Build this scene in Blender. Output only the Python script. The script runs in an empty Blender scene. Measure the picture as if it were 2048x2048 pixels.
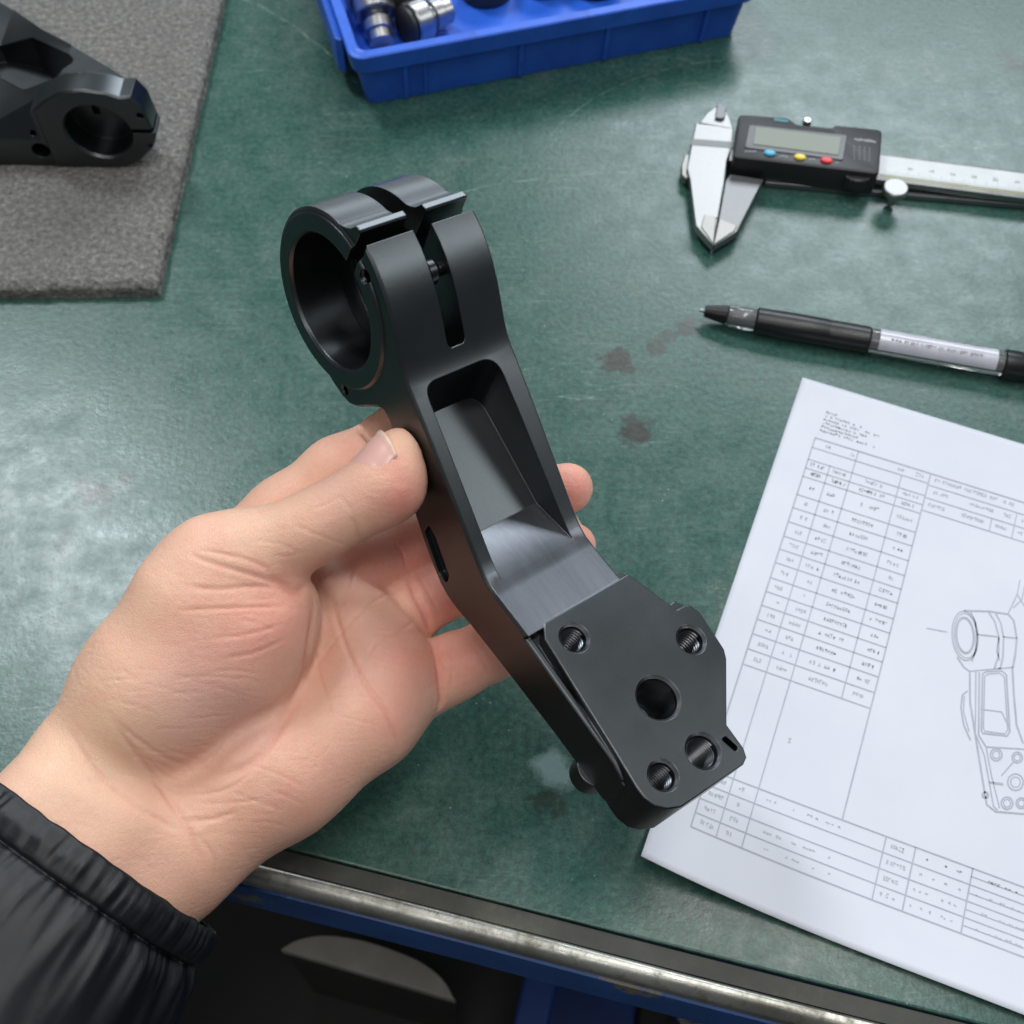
import bpy, bmesh, math, random
import numpy as np
from mathutils import Vector, Matrix, noise
from mathutils.bvhtree import BVHTree

random.seed(7)
rng = np.random.default_rng(7)
scene = bpy.context.scene
COL = scene.collection

# ------------------------------------------------------------------ camera
FPX = 2450.0                      # focal length in pixels of a 2048 px frame
TH, RO, CH = math.radians(58.64), math.radians(-0.75), 0.400
_f = np.array([0, math.cos(TH), -math.sin(TH)])
_r = np.array([1.0, 0, 0])
_d = np.cross(_f, _r)
_R = math.cos(RO) * _r + math.sin(RO) * _d
_D = -math.sin(RO) * _r + math.cos(RO) * _d
CAMR = np.array([_R, _D, _f])     # rows: right, down, forward
CAMC = np.array([0, 0, CH])

def at(px, py, h=0.0):
    """photo pixel -> point on the horizontal plane z=h (metres)"""
    q = CAMR.T @ np.array([(px - 1024) / FPX, (py - 1024) / FPX, 1.0])
    t = (h - CH) / q[2]
    return Vector(CAMC + q * t)

def cam2world(q):                 # camera-frame mm -> world metres
    return (np.asarray(q) * 0.001) @ CAMR + CAMC

cam = bpy.data.cameras.new('camera')
camo = bpy.data.objects.new('camera', cam)
COL.objects.link(camo)
m = Matrix.Identity(4)
for i in range(3):
    m[i][0], m[i][1], m[i][2], m[i][3] = CAMR[0][i], -CAMR[1][i], -CAMR[2][i], CAMC[i]
camo.matrix_world = m
cam.angle = 2 * math.atan(1024 / FPX)
cam.clip_start, cam.clip_end = 0.01, 50
cam.dof.use_dof = True
cam.dof.focus_distance = 0.345
cam.dof.aperture_fstop = 22
scene.camera = camo

# ------------------------------------------------------------------ light
world = bpy.data.worlds.new('World')
scene.world = world
world.use_nodes = True
wn = world.node_tree.nodes
wn['Background'].inputs[0].default_value = (0.80, 0.90, 1.0, 1)
wn['Background'].inputs[1].default_value = 0.085

def area(name, loc, target, sx, sy, power, color=(1, 1, 1)):
    l = bpy.data.lights.new(name, 'AREA')
    l.shape = 'RECTANGLE'; l.size = sx; l.size_y = sy; l.energy = power; l.color = color
    o = bpy.data.objects.new(name, l); COL.objects.link(o)
    o.location = loc
    o.rotation_euler = (Vector(target) - Vector(loc)).to_track_quat('-Z', 'Y').to_euler()
    return o
area('ceiling_or_fill_light', (0.80, 2.35, 1.85), (0.05, 0.2, 0), 1.3, 0.7, 30, (0.86, 0.93, 1.0))
area('ceiling_or_fill_light', (2.10, 0.50, 1.65), (0.05, 0.2, 0), 1.0, 0.6, 9, (0.93, 0.97, 1.0))
area('ceiling_or_fill_light', (-1.00, 1.35, 2.1), (-0.2, 0.3, 0), 0.24, 0.8, 26, (0.88, 0.95, 1.0))
area('ceiling_or_fill_light', (0.35, 0.10, 2.1), (0.1, 0.2, 0), 1.4, 0.3, 17, (1.0, 0.985, 0.96))
area('ceiling_or_fill_light', (-0.60, -1.20, 2.1), (0.0, 0.2, 0), 1.4, 0.3, 8, (1.0, 0.985, 0.96))  # added fill lamp behind the viewer to brighten the palm, no known fixture
area('window_light', (-0.4, 3.6, 0.75), (0.0, 0.2, 0.05), 2.2, 0.9, 22, (0.86, 0.93, 1.0))

scene.view_settings.view_transform = 'Standard'
scene.view_settings.look = 'None'
scene.view_settings.exposure = 0.15
scene.view_settings.gamma = 1
scene.render.engine = 'CYCLES'

# ------------------------------------------------------------------ helpers
def tag(o, label=None, cat=None, group=None, kind=None):
    if label: o['label'] = label
    if cat: o['category'] = cat
    if group: o['group'] = group
    if kind: o['kind'] = kind
    return o

def link(name, me, mat=None, parent=None, smooth=False):
    o = bpy.data.objects.new(name, me); COL.objects.link(o)
    if mat is not None:
        me.materials.clear(); me.materials.append(mat)
    if parent is not None: o.parent = parent
    if smooth:
        for p in me.polygons: p.use_smooth = True
    return o

def empty(name, mat=None, loc=None):
    o = bpy.data.objects.new(name, None); COL.objects.link(o); o.empty_display_size = 0.02
    if mat is not None: o.matrix_world = mat
    if loc is not None: o.location = loc
    return o

def mesh(verts, faces, name='m'):
    me = bpy.data.meshes.new(name)
    me.from_pydata([tuple(v) for v in verts], [], faces)
    bm = bmesh.new(); bm.from_mesh(me)
    bmesh.ops.recalc_face_normals(bm, faces=bm.faces)
    bm.to_mesh(me); bm.free()
    return me

def prism(poly, lo, hi, axes=(0, 1, 2), bevel=0.0, seg=1, bevel_sides=False):
    """extrude 2-d polygon (axes[0],axes[1]) along axes[2] from lo to hi"""
    bm = bmesh.new(); rings = []
    for z in (lo, hi):
        r = []
        for a, b in poly:
            c = [0, 0, 0]; c[axes[0]], c[axes[1]], c[axes[2]] = a, b, z
            r.append(bm.verts.new(c))
        rings.append(r)
    n = len(poly)
    f0 = bm.faces.new(rings[0]); f1 = bm.faces.new(rings[1])
    for i in range(n):
        bm.faces.new((rings[0][i], rings[0][(i + 1) % n], rings[1][(i + 1) % n], rings[1][i]))
    bmesh.ops.recalc_face_normals(bm, faces=bm.faces)
    if bevel > 0:
        es = set(f0.edges) | set(f1.edges)
        if bevel_sides: es = set(bm.edges)
        bmesh.ops.bevel(bm, geom=list(es), offset=bevel, segments=seg, affect='EDGES', profile=0.5, clamp_overlap=True)
    me = bpy.data.meshes.new('prism'); bm.to_mesh(me); bm.free()
    return me

def rpoly(pts, r, n=6):
    """round the corners of a 2-d polygon"""
    out = []; L = len(pts)
    for i, p in enumerate(pts):
        rr = r[i] if isinstance(r, (list, tuple)) else r
        p = Vector(p[:2]); a = (Vector(pts[i - 1][:2]) - p); b = (Vector(pts[(i + 1) % L][:2]) - p)
        if rr <= 0: out.append(tuple(p)); continue
        la, lb = a.length, b.length; a.normalize(); b.normalize()
        ang = a.angle(b); t = min(rr / math.tan(ang / 2), la * .49, lb * .49)
        p0, p1 = p + a * t, p + b * t
        for k in range(n + 1):
            s = k / n
            out.append(tuple((1 - s) ** 2 * p0 + 2 * s * (1 - s) * p + s * s * p1))
    return out

def lathe(profile, n=32, axis=2, center=(0, 0, 0), closed=True, cap=True):
    """profile = [(r, h)...] revolved about axis; returns mesh"""
    bm = bmesh.new(); rings = []
    o = [a for a in range(3) if a != axis]
    for r, h in profile:
        ring = []
        for k in range(n):
            a = 2 * math.pi * k / n; c = [0, 0, 0]
            c[o[0]] = center[o[0]] + r * math.cos(a); c[o[1]] = center[o[1]] + r * math.sin(a); c[axis] = center[axis] + h
            ring.append(bm.verts.new(c))
        rings.append(ring)
    for a, b in zip(rings[:-1], rings[1:]):
        for k in range(n):
            bm.faces.new((a[k], a[(k + 1) % n], b[(k + 1) % n], b[k]))
    if cap:
        bm.faces.new(rings[0]); bm.faces.new(rings[-1])
    bmesh.ops.recalc_face_normals(bm, faces=bm.faces)
    me = bpy.data.meshes.new('lathe'); bm.to_mesh(me); bm.free()
    return me

def box(x0, x1, y0, y1, z0, z1, bevel=0.0, seg=2):
    bm = bmesh.new()
    bmesh.ops.create_cube(bm, size=1)
    for v in bm.verts:
        v.co = ((x0 + x1) / 2 + v.co.x * (x1 - x0), (y0 + y1) / 2 + v.co.y * (y1 - y0), (z0 + z1) / 2 + v.co.z * (z1 - z0))
    if bevel: bmesh.ops.bevel(bm, geom=list(bm.edges), offset=bevel, segments=seg, affect='EDGES', profile=0.5)
    me = bpy.data.meshes.new('box'); bm.to_mesh(me); bm.free()
    return me

def join(*mes):
    bm = bmesh.new()
    for me in mes: bm.from_mesh(me)
    out = bpy.data.meshes.new('join'); bm.to_mesh(out); bm.free()
    return out

def xf(me, M):
    me.transform(M); return me

def boolean(a, b, op):
    """exact boolean of two meshes, returns a new mesh"""
    oa = bpy.data.objects.new('ta', a); ob = bpy.data.objects.new('tb', b)
    COL.objects.link(oa); COL.objects.link(ob)
    md = oa.modifiers.new('b', 'BOOLEAN'); md.object = ob; md.operation = op; md.solver = 'EXACT'
    dg = bpy.context.evaluated_depsgraph_get(); dg.update()
    me = bpy.data.meshes.new_from_object(oa.evaluated_get(dg))
    bpy.data.objects.remove(oa); bpy.data.objects.remove(ob)
    return me

def shade(me, angle=32):
    """smooth faces, sharp edges above the angle"""
    bm = bmesh.new(); bm.from_mesh(me)
    bmesh.ops.remove_doubles(bm, verts=bm.verts, dist=1e-6)
    for f in bm.faces: f.smooth = True
    for e in bm.edges:
        if len(e.link_faces) == 2 and e.calc_face_angle(0) > math.radians(angle): e.smooth = False
    bm.to_mesh(me); bm.free()
    return me

# ------------------------------------------------------------------ materials
class NT:
    def __init__(s, name):
        s.m = bpy.data.materials.new(name); s.m.use_nodes = True
        s.t = s.m.node_tree; s.n = s.t.nodes; s.p = s.n['Principled BSDF']
    def node(s, typ, **kw):
        n = s.n.new(typ)
        for k, v in kw.items():
            if k.startswith('i_'):
                key = k[2:]; key = int(key) if key.isdigit() else key.replace('_', ' ')
                n.inputs[key].default_value = v
            else: setattr(n, k, v)
        return n
    def link(s, a, b): s.t.links.new(a, b)
    def set(s, **kw):
        for k, v in kw.items():
            s.p.inputs[k.replace('_', ' ')].default_value = v
        return s
    def coord(s): return s.node('ShaderNodeTexCoord').outputs['Object']
    def noise(s, scale, detail=4, rough=0.6, vec=None, dist=0.0):
        n = s.node('ShaderNodeTexNoise'); n.inputs['Scale'].default_value = scale
        n.inputs['Detail'].default_value = detail; n.inputs['Roughness'].default_value = rough
        n.inputs['Distortion'].default_value = dist
        s.link(vec if vec is not None else s.coord(), n.inputs['Vector'])
        return n.outputs['Fac']
    def ramp(s, fac, stops, interp='LINEAR'):
        r = s.node('ShaderNodeValToRGB'); r.color_ramp.interpolation = interp
        el = r.color_ramp.elements
        while len(el) < len(stops): el.new(0.5)
        for e, (p, c) in zip(el, stops):
            e.position = p; e.color = c if len(c) == 4 else (*c, 1)
        s.link(fac, r.inputs[0]); return r.outputs[0]
    def mix(s, fac, a, b, mode='MIX'):
        n = s.node('ShaderNodeMix', data_type='RGBA', blend_type=mode)
        for sock, v in ((n.inputs[0], fac), (n.inputs[6], a), (n.inputs[7], b)):
            if hasattr(v, 'is_output'): s.link(v, sock)
            else: sock.default_value = v if isinstance(v, (int, float)) else ((*v, 1) if len(v) == 3 else v)
        return n.outputs[2]
    def math(s, op, a, b=0.0):
        n = s.node('ShaderNodeMath', operation=op)
        for sock, v in ((n.inputs[0], a), (n.inputs[1], b)):
            if hasattr(v, 'is_output'): s.link(v, sock)
            else: sock.default_value = v
        return n.outputs[0]
    def bump(s, h, strength, dist, bevel=0.0):
        b = s.node('ShaderNodeBump'); b.inputs['Strength'].default_value = strength; b.inputs['Distance'].default_value = dist
        s.link(h, b.inputs['Height'])
        if bevel:
            bv = s.node('ShaderNodeBevel', samples=6); bv.inputs['Radius'].default_value = bevel
            s.link(bv.outputs[0], b.inputs['Normal'])
        s.link(b.outputs[0], s.p.inputs['Normal']); return b

def mat_simple(name, col, rough=0.5, metal=0.0, spec=0.5, nscale=60, namp=0.12, bump=0.0, bdist=0.0003, bscale=400, bevel=0.0):
    t = NT(name); t.set(Roughness=rough, Metallic=metal)
    t.p.inputs['Specular IOR Level'].default_value = spec
    f = t.noise(nscale, 5)
    c0 = tuple(max(0, c * (1 - namp)) for c in col); c1 = tuple(min(1, c * (1 + namp)) for c in col)
    t.link(t.ramp(f, [(0.3, c0), (0.7, c1)]), t.p.inputs['Base Color'])
    rr = t.node('ShaderNodeMapRange'); rr.inputs[3].default_value = max(0.03, rough - 0.07); rr.inputs[4].default_value = min(1, rough + 0.07)
    t.link(f, rr.inputs[0]); t.link(rr.outputs[0], t.p.inputs['Roughness'])
    t.bump(t.noise(bscale, 3), bump, bdist, bevel)
    return t.m

def mat_anodized(name='black_anodized_aluminium', col=(0.078, 0.085, 0.089)):
    t = NT(name)
    t.set(Metallic=0.97)
    t.p.inputs['Specular IOR Level'].default_value = 0.6
    big = t.noise(35, 4); fine = t.noise(2600, 2)
    c = t.ramp(big, [(0.3, tuple(x * .88 for x in col)), (0.7, tuple(x * 1.12 for x in col))])
    c2 = t.mix(t.math('MULTIPLY', fine, 0.35), c, tuple(x * 2.1 for x in col))
    t.link(c2, t.p.inputs['Base Color'])
    rr = t.node('ShaderNodeMapRange'); rr.inputs[3].default_value = 0.27; rr.inputs[4].default_value = 0.38
    t.link(big, rr.inputs[0]); t.link(rr.outputs[0], t.p.inputs['Roughness'])
    t.bump(fine, 0.25, 0.00006, bevel=0.0005)
    return t.m
M_ANOD = mat_anodized()
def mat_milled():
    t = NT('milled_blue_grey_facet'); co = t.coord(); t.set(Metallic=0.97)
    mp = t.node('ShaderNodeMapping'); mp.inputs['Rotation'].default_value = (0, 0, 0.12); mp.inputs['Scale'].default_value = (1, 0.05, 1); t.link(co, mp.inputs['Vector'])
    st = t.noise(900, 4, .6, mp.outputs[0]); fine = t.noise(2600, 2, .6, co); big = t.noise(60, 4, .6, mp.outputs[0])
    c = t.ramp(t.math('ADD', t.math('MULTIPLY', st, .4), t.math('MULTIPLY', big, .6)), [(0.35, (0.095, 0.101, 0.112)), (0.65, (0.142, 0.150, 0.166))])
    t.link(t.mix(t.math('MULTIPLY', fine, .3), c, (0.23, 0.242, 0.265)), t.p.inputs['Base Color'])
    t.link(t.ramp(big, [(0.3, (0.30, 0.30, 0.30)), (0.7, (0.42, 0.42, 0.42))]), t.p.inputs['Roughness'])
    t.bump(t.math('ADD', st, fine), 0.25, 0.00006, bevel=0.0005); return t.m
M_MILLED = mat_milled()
# ------------------------------------------------------------------ workbench
def mat_bench():
    t = NT('worn_green_bench_paint'); co = t.coord()
    n1 = t.noise(9, 8, 0.68, co); n2 = t.noise(70, 6, 0.7, co); n3 = t.noise(420, 3, 0.6, co)
    base = t.ramp(n1, [(0.30, (0.021, 0.073, 0.057)), (0.50, (0.028, 0.088, 0.070)), (0.72, (0.054, 0.110, 0.090))])
    c = t.mix(t.ramp(n2, [(0.42, (0, 0, 0)), (0.78, (0.26, 0.26, 0.26))]), base, (0.105, 0.160, 0.138))
    # dusty grey-beige wear patches
    n4 = t.noise(16, 10, 0.75, co, 0.6)
    c = t.mix(t.ramp(n4, [(0.58, (0, 0, 0)), (0.80, (0.6, 0.6, 0.6))]), c, (0.21, 0.215, 0.18))
    # fine speckle
    v = t.node('ShaderNodeTexVoronoi'); v.inputs['Scale'].default_value = 260; t.link(co, v.inputs['Vector'])
    sp = t.ramp(v.outputs['Distance'], [(0.03, (0.7, 0.7, 0.7)), (0.10, (0, 0, 0))])
    sp = t.math('MULTIPLY', sp, t.ramp(t.noise(40, 3, .6, co), [(0.5, (0, 0, 0)), (0.6, (1, 1, 1))]))
    c = t.mix(sp, c, (0.36, 0.40, 0.36))
    # pale drawn-out scratches
    mp = t.node('ShaderNodeMapping'); mp.inputs['Rotation'].default_value = (0, 0, 0.5); mp.inputs['Scale'].default_value = (0.7, 9, 1); t.link(co, mp.inputs['Vector'])
    sc = t.noise(9, 2, .5, mp.outputs[0], 2.5)  # shade under the bench put into the colour as near-black
    scm = t.ramp(sc, [(0.497, (0, 0, 0)), (0.5, (0.5, 0.5, 0.5)), (0.503, (0, 0, 0))])
    scm = t.math('MULTIPLY', scm, t.ramp(t.noise(5, 2, .5, co), [(0.52, (0, 0, 0)), (0.6, (1, 1, 1))]))
    c = t.mix(scm, c, (0.34, 0.40, 0.34))
    gr = t.ramp(t.math('ADD', t.math('MULTIPLY', n3, .5), t.math('MULTIPLY', t.noise(1300, 3, .7, co), .5)), [(0.36, (0.55, 0.55, 0.55)), (0.5, (1, 1, 1)), (0.64, (1.55, 1.52, 1.48))])
    c = t.mix(1.0, c, gr, 'MULTIPLY')
    # fine hairline scratches in several directions
    for ang, sc_, amt in ((0.35, 26, 0.5), (-0.6, 34, 0.4), (1.25, 30, 0.35)):
        mp2 = t.node('ShaderNodeMapping'); mp2.inputs['Rotation'].default_value = (0, 0, ang); mp2.inputs['Scale'].default_value = (0.35, 6, 1); t.link(co, mp2.inputs['Vector'])
        l_ = t.ramp(t.noise(sc_, 3, .5, mp2.outputs[0], 0.8), [(0.492, (0, 0, 0)), (0.5, (1, 1, 1)), (0.508, (0, 0, 0))])
        k_ = t.math('MULTIPLY', t.math('MULTIPLY', l_, t.ramp(t.noise(18, 3, .6, co), [(0.50, (0, 0, 0)), (0.62, (1, 1, 1))])), amt)
        c = t.mix(k_, c, (0.17, 0.24, 0.205))
    # long pale scraped arcs across the paint
    for (p0, p1, p2), w_, amt in ((((470, -10), (610, 68), (690, 140)), 0.0009, 0.55), (((905, 388), (1100, 354), (1330, 344)), 0.0006, 0.5), (((1120, 250), (1260, 160), (1480, 120)), 0.0007, 0.35), (((60, 1240), (240, 1180), (420, 1190)), 0.0007, 0.3)):
        a_, b_, c_ = (np.array(at(*q)[:2]) for q in (p0, p1, p2))
        A_ = 2 * np.array([b_ - a_, c_ - a_]); rhs = np.array([b_ @ b_ - a_ @ a_, c_ @ c_ - a_ @ a_]); ctr = np.linalg.solve(A_, rhs); R_ = np.linalg.norm(a_ - ctr)
        d = t.node('ShaderNodeVectorMath', operation='DISTANCE'); t.link(co, d.inputs[0]); d.inputs[1].default_value = (*ctr, 0)
        off = t.math('ABSOLUTE', t.math('ADD', t.math('SUBTRACT', d.outputs['Value'], R_), t.math('MULTIPLY', t.math('SUBTRACT', t.noise(40, 4, .6, co), .5), 0.004)))
        d2 = t.node('ShaderNodeVectorMath', operation='DISTANCE'); t.link(co, d2.inputs[0]); d2.inputs[1].default_value = (*b_, 0)
        near = t.math('LESS_THAN', d2.outputs['Value'], float(np.linalg.norm(c_ - a_)) * .55)
        k = t.math('MULTIPLY', t.math('MULTIPLY', t.ramp(t.math('DIVIDE', off, w_), [(0.2, (1, 1, 1)), (1.0, (0, 0, 0))]), near), t.math('MULTIPLY', t.ramp(t.noise(160, 4, .7, co), [(0.4, (0, 0, 0)), (0.62, (1, 1, 1))]), amt))
        c = t.mix(k, c, (0.26, 0.33, 0.27))
    # dark oily stains at fixed places on the bench
    wob = t.noise(85, 6, 0.7, co)
    tot = None
    for px, py, r, amt in STAINS:
        p = at(px, py)
        d = t.node('ShaderNodeVectorMath', operation='DISTANCE'); t.link(co, d.inputs[0]); d.inputs[1].default_value = p
        k = t.math('ADD', t.math('DIVIDE', d.outputs['Value'], r), t.math('MULTIPLY', t.math('SUBTRACT', wob, 0.5), 4.6))
        mk = t.math('MULTIPLY', t.ramp(k, [(0.55, (1, 1, 1)), (1.0, (0, 0, 0))]), amt)
        tot = mk if tot is None else t.math('MAXIMUM', tot, mk)
    c = t.mix(tot, c, (0.030, 0.027, 0.019))
    # one rubbed pale spot by the bracket's foot
    p = at(1110, 1545)
    d = t.node('ShaderNodeVectorMath', operation='DISTANCE'); t.link(co, d.inputs[0]); d.inputs[1].default_value = p
    k = t.math('ADD', t.math('DIVIDE', d.outputs['Value'], 0.0085), t.math('MULTIPLY', t.math('SUBTRACT', wob, 0.5), 2.4))
    c = t.mix(t.ramp(k, [(0.5, (0.6, 0.6, 0.6)), (1.0, (0, 0, 0))]), c, (0.30, 0.42, 0.42))
    # bare grey-brown wear by the front edge
    t.link(c, t.p.inputs['Base Color'])
    rr = t.node('ShaderNodeMapRange'); rr.inputs[1].default_value = 0.3; rr.inputs[2].default_value = 0.7
    rr.inputs[3].default_value = 0.24; rr.inputs[4].default_value = 0.38
    t.link(n2, rr.inputs[0]); t.link(rr.outputs[0], t.p.inputs['Roughness'])
    h = t.math('ADD', t.math('MULTIPLY', n2, 0.30), t.math('ADD', t.math('MULTIPLY', n3, 0.75), t.math('MULTIPLY', n1, 0.9)))
    t.bump(h, 0.11, 0.0009)
    return t.m
STAINS = [(1235, 718, 0.0085, 0.9), (1262, 735, 0.005, 0.8), (1305, 690, 0.005, 0.7), (1370, 655, 0.006, 0.75), (1335, 672, 0.004, 0.6), (1275, 865, 0.0075, 0.9), (1255, 840, 0.004, 0.7), (190, 988, 0.008, 0.75), (250, 955, 0.005, 0.6), (1215, 800, 0.003, 0.5),
          (2030, 130, 0.01, 0.4), (1100, 1590, 0.007, 0.55), (120, 1090, 0.006, 0.4), (1590, 1835, 0.004, 0.5)]
M_BENCH = mat_bench()

E0 = at(606, 1705); E1 = at(1450, 1919)
ex = (E1 - E0).normalized(); ey = Vector((-ex.y, ex.x, 0))     # along the front edge / into the bench
BEN = Matrix.Identity(4)
for i in range(3): BEN[i][0], BEN[i][1], BEN[i][2], BEN[i][3] = ex[i], ey[i], (0, 0, 1)[i], E0[i]
bench = empty('workbench', BEN)
tag(bench, 'green topped steel workbench with worn metal front edge', 'workbench')

def grid_sheet(x0, x1, y0, y1, nx, ny, zf):
    vs = []; fs = []
    for j in range(ny + 1):
        for i in range(nx + 1):
            x = x0 + (x1 - x0) * i / nx; y = y0 + (y1 - y0) * j / ny; vs.append((x, y, zf(x, y)))
    for j in range(ny):
        for i in range(nx):
            a = j * (nx + 1) + i; fs.append((a, a + 1, a + nx + 2, a + nx + 1))
    return mesh(vs, fs)
top = box(-1.0, 1.2, 0.0, 1.3, -0.004, 0.0, 0.0008, 2)
top.transform(BEN)
o = link('worktop', top, M_BENCH); o.parent = bench; o.matrix_parent_inverse = BEN.inverted()

def mat_edge():
    t = NT('worn_steel_edge'); co = t.coord(); t.set(Metallic=0.75)
    n1 = t.noise(30, 8, 0.7, co); n2 = t.noise(160, 5, .7, co)
    c = t.ramp(n1, [(0.35, (0.24, 0.235, 0.20)), (0.6, (0.44, 0.44, 0.40)), (0.8, (0.56, 0.56, 0.53))])
    c = t.mix(t.ramp(n2, [(0.54, (0, 0, 0)), (0.70, (0.8, 0.8, 0.8))]), c, (0.11, 0.095, 0.068))
    t.link(c, t.p.inputs['Base Color'])
    t.link(t.ramp(n2, [(0.3, (0.25, 0.25, 0.25)), (0.7, (0.5, 0.5, 0.5))]), t.p.inputs['Roughness'])
    t.bump(n2, 0.3, 0.0004); return t.m
def mat_dirty_strip():
    t = NT('grimy_steel_strip'); co = t.coord(); t.set(Metallic=0.1, Roughness=0.55)
    n1 = t.noise(22, 8, 0.7, co)
    c = t.ramp(n1, [(0.3, (0.020, 0.021, 0.017)), (0.55, (0.045, 0.045, 0.036)), (0.75, (0.11, 0.105, 0.08))])
    t.link(c, t.p.inputs['Base Color']); t.bump(t.noise(200, 5, .7, co), 0.35, 0.0004); return t.m
def mat_blue_paint():
    t = NT('chipped_blue_paint'); co = t.coord(); t.set(Roughness=0.42)
    n1 = t.noise(14, 8, 0.7, co); n2 = t.noise(60, 4, .6, co)
    c = t.ramp(n2, [(0.3, (0.010, 0.055, 0.20)), (0.7, (0.016, 0.085, 0.29))])
    c = t.mix(t.ramp(n1, [(0.60, (0, 0, 0)), (0.63, (1, 1, 1))]), c, (0.17, 0.155, 0.11))
    c = t.mix(t.ramp(t.noise(26, 6, .7, co), [(0.70, (0, 0, 0)), (0.73, (1, 1, 1))]), c, (0.02, 0.018, 0.015))
    t.link(c, t.p.inputs['Base Color']); t.bump(n1, 0.3, 0.0005); return t.m
M_EDGE, M_STRIP, M_BLUE = mat_edge(), mat_dirty_strip(), mat_blue_paint()
# trim cross-section (y,z): flat strip beside the sheet, rounded nose, hanging leg
def extr(profile, x0, x1, n, wob=0.0):
    vs = []; fs = []; P = len(profile)
    for i in range(n + 1):
        x = x0 + (x1 - x0) * i / n
        for k, (y, z) in enumerate(profile):
            vs.append((x, y + wob * noise.noise((x * 9, k * .3, 0)), z + wob * noise.noise((x * 11, k * .3, 5))))
    for i in range(n):
        for k in range(P - 1):
            a = i * P + k; fs.append((a, a + 1, a + P + 1, a + P))
    return mesh(vs, fs)
strip = extr([(-0.0006, -0.006), (-0.0006, -0.0012), (-0.0064, -0.0014), (-0.0066, -0.006)], -1.0, 1.2, 60, 0.0003)
link('gasket_strip', strip, M_STRIP, bench)
nose = [(-0.0068, -0.008), (-0.0068, -0.0012), (-0.0076, -0.0002)]
for k in range(9):
    a = math.pi / 2 + k * math.pi / 2 / 8
    nose.append((-0.0084 + 0.0043 * math.cos(a), -0.0045 + 0.0043 * math.sin(a)))
nose += [(-0.0128, -0.0078), (-0.0110, -0.0088)]
me = extr(nose, -1.0, 1.2, 120, 0.0004); shade(me, 50)
link('steel_edge_trim', me, M_EDGE, bench)
apron = extr([(-0.0112, -0.0080), (-0.0134, -0.0090), (-0.0150, -0.028), (-0.0132, -0.0300), (-0.004, -0.0300), (-0.004, -0.02)], -1.0, 1.2, 60, 0.0004)
link('blue_apron', apron, M_BLUE, bench)
# ------------------------------------------------------------------ the bracket in the hand
# local frame: x = across (v), y = along towards the clamp (u), z = outwards from the mounting face (w); built in mm
S = 0.88
_B = np.array([[-0.5741, 0.7656, 0.2904], [-0.7733, -0.3904, -0.4996], [0.2691, 0.5114, -0.8161]])
_T = np.array([-58.28, -67.32, 393.74]) * S
def bracket_cam(v, u, w):         # bracket mm -> camera-frame mm
    return _B @ (np.array([u, v, w], float) * S) + _T
_o = cam2world(_T)
BR = Matrix.Identity(4)
for i in range(3):
    ax = [CAMR.T @ _B[:, k] for k in (1, 0, 2)]
    for k in range(3): BR[i][k] = ax[k][i]
    BR[i][3] = _o[i]
MM = Matrix.Scale(0.001 * S, 4)

def cyl(r, axis, c, lo, hi, n=64, cone=None):
    return lathe([(r, lo), (r if cone is None else cone, hi)], n, axis, c)

def thread(r0, r1, pitch, x, y, z0, z1, n=40):
    turns = (z0 - z1) / pitch; bm = bmesh.new(); rows = []
    K = int(turns * 4)
    for k in range(K + 1):
        row = []
        ph = k % 4; r = (r1, r0, r0, r1)[ph] if ph != 3 else r1
        for i in range(n + 1):
            a = 2 * math.pi * i / n
            z = z0 - (k / 4.0) * pitch - pitch * i / n
            row.append(bm.verts.new((x + r * math.cos(a), y + r * math.sin(a), max(z1, min(z0, z)))))
        rows.append(row)
    for a, b in zip(rows[:-1], rows[1:]):
        for i in range(n): bm.faces.new((a[i], a[i + 1], b[i + 1], b[i]))
    me = bpy.data.meshes.new('thread'); bm.to_mesh(me); bm.free()
    return shade(me, 15)

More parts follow.
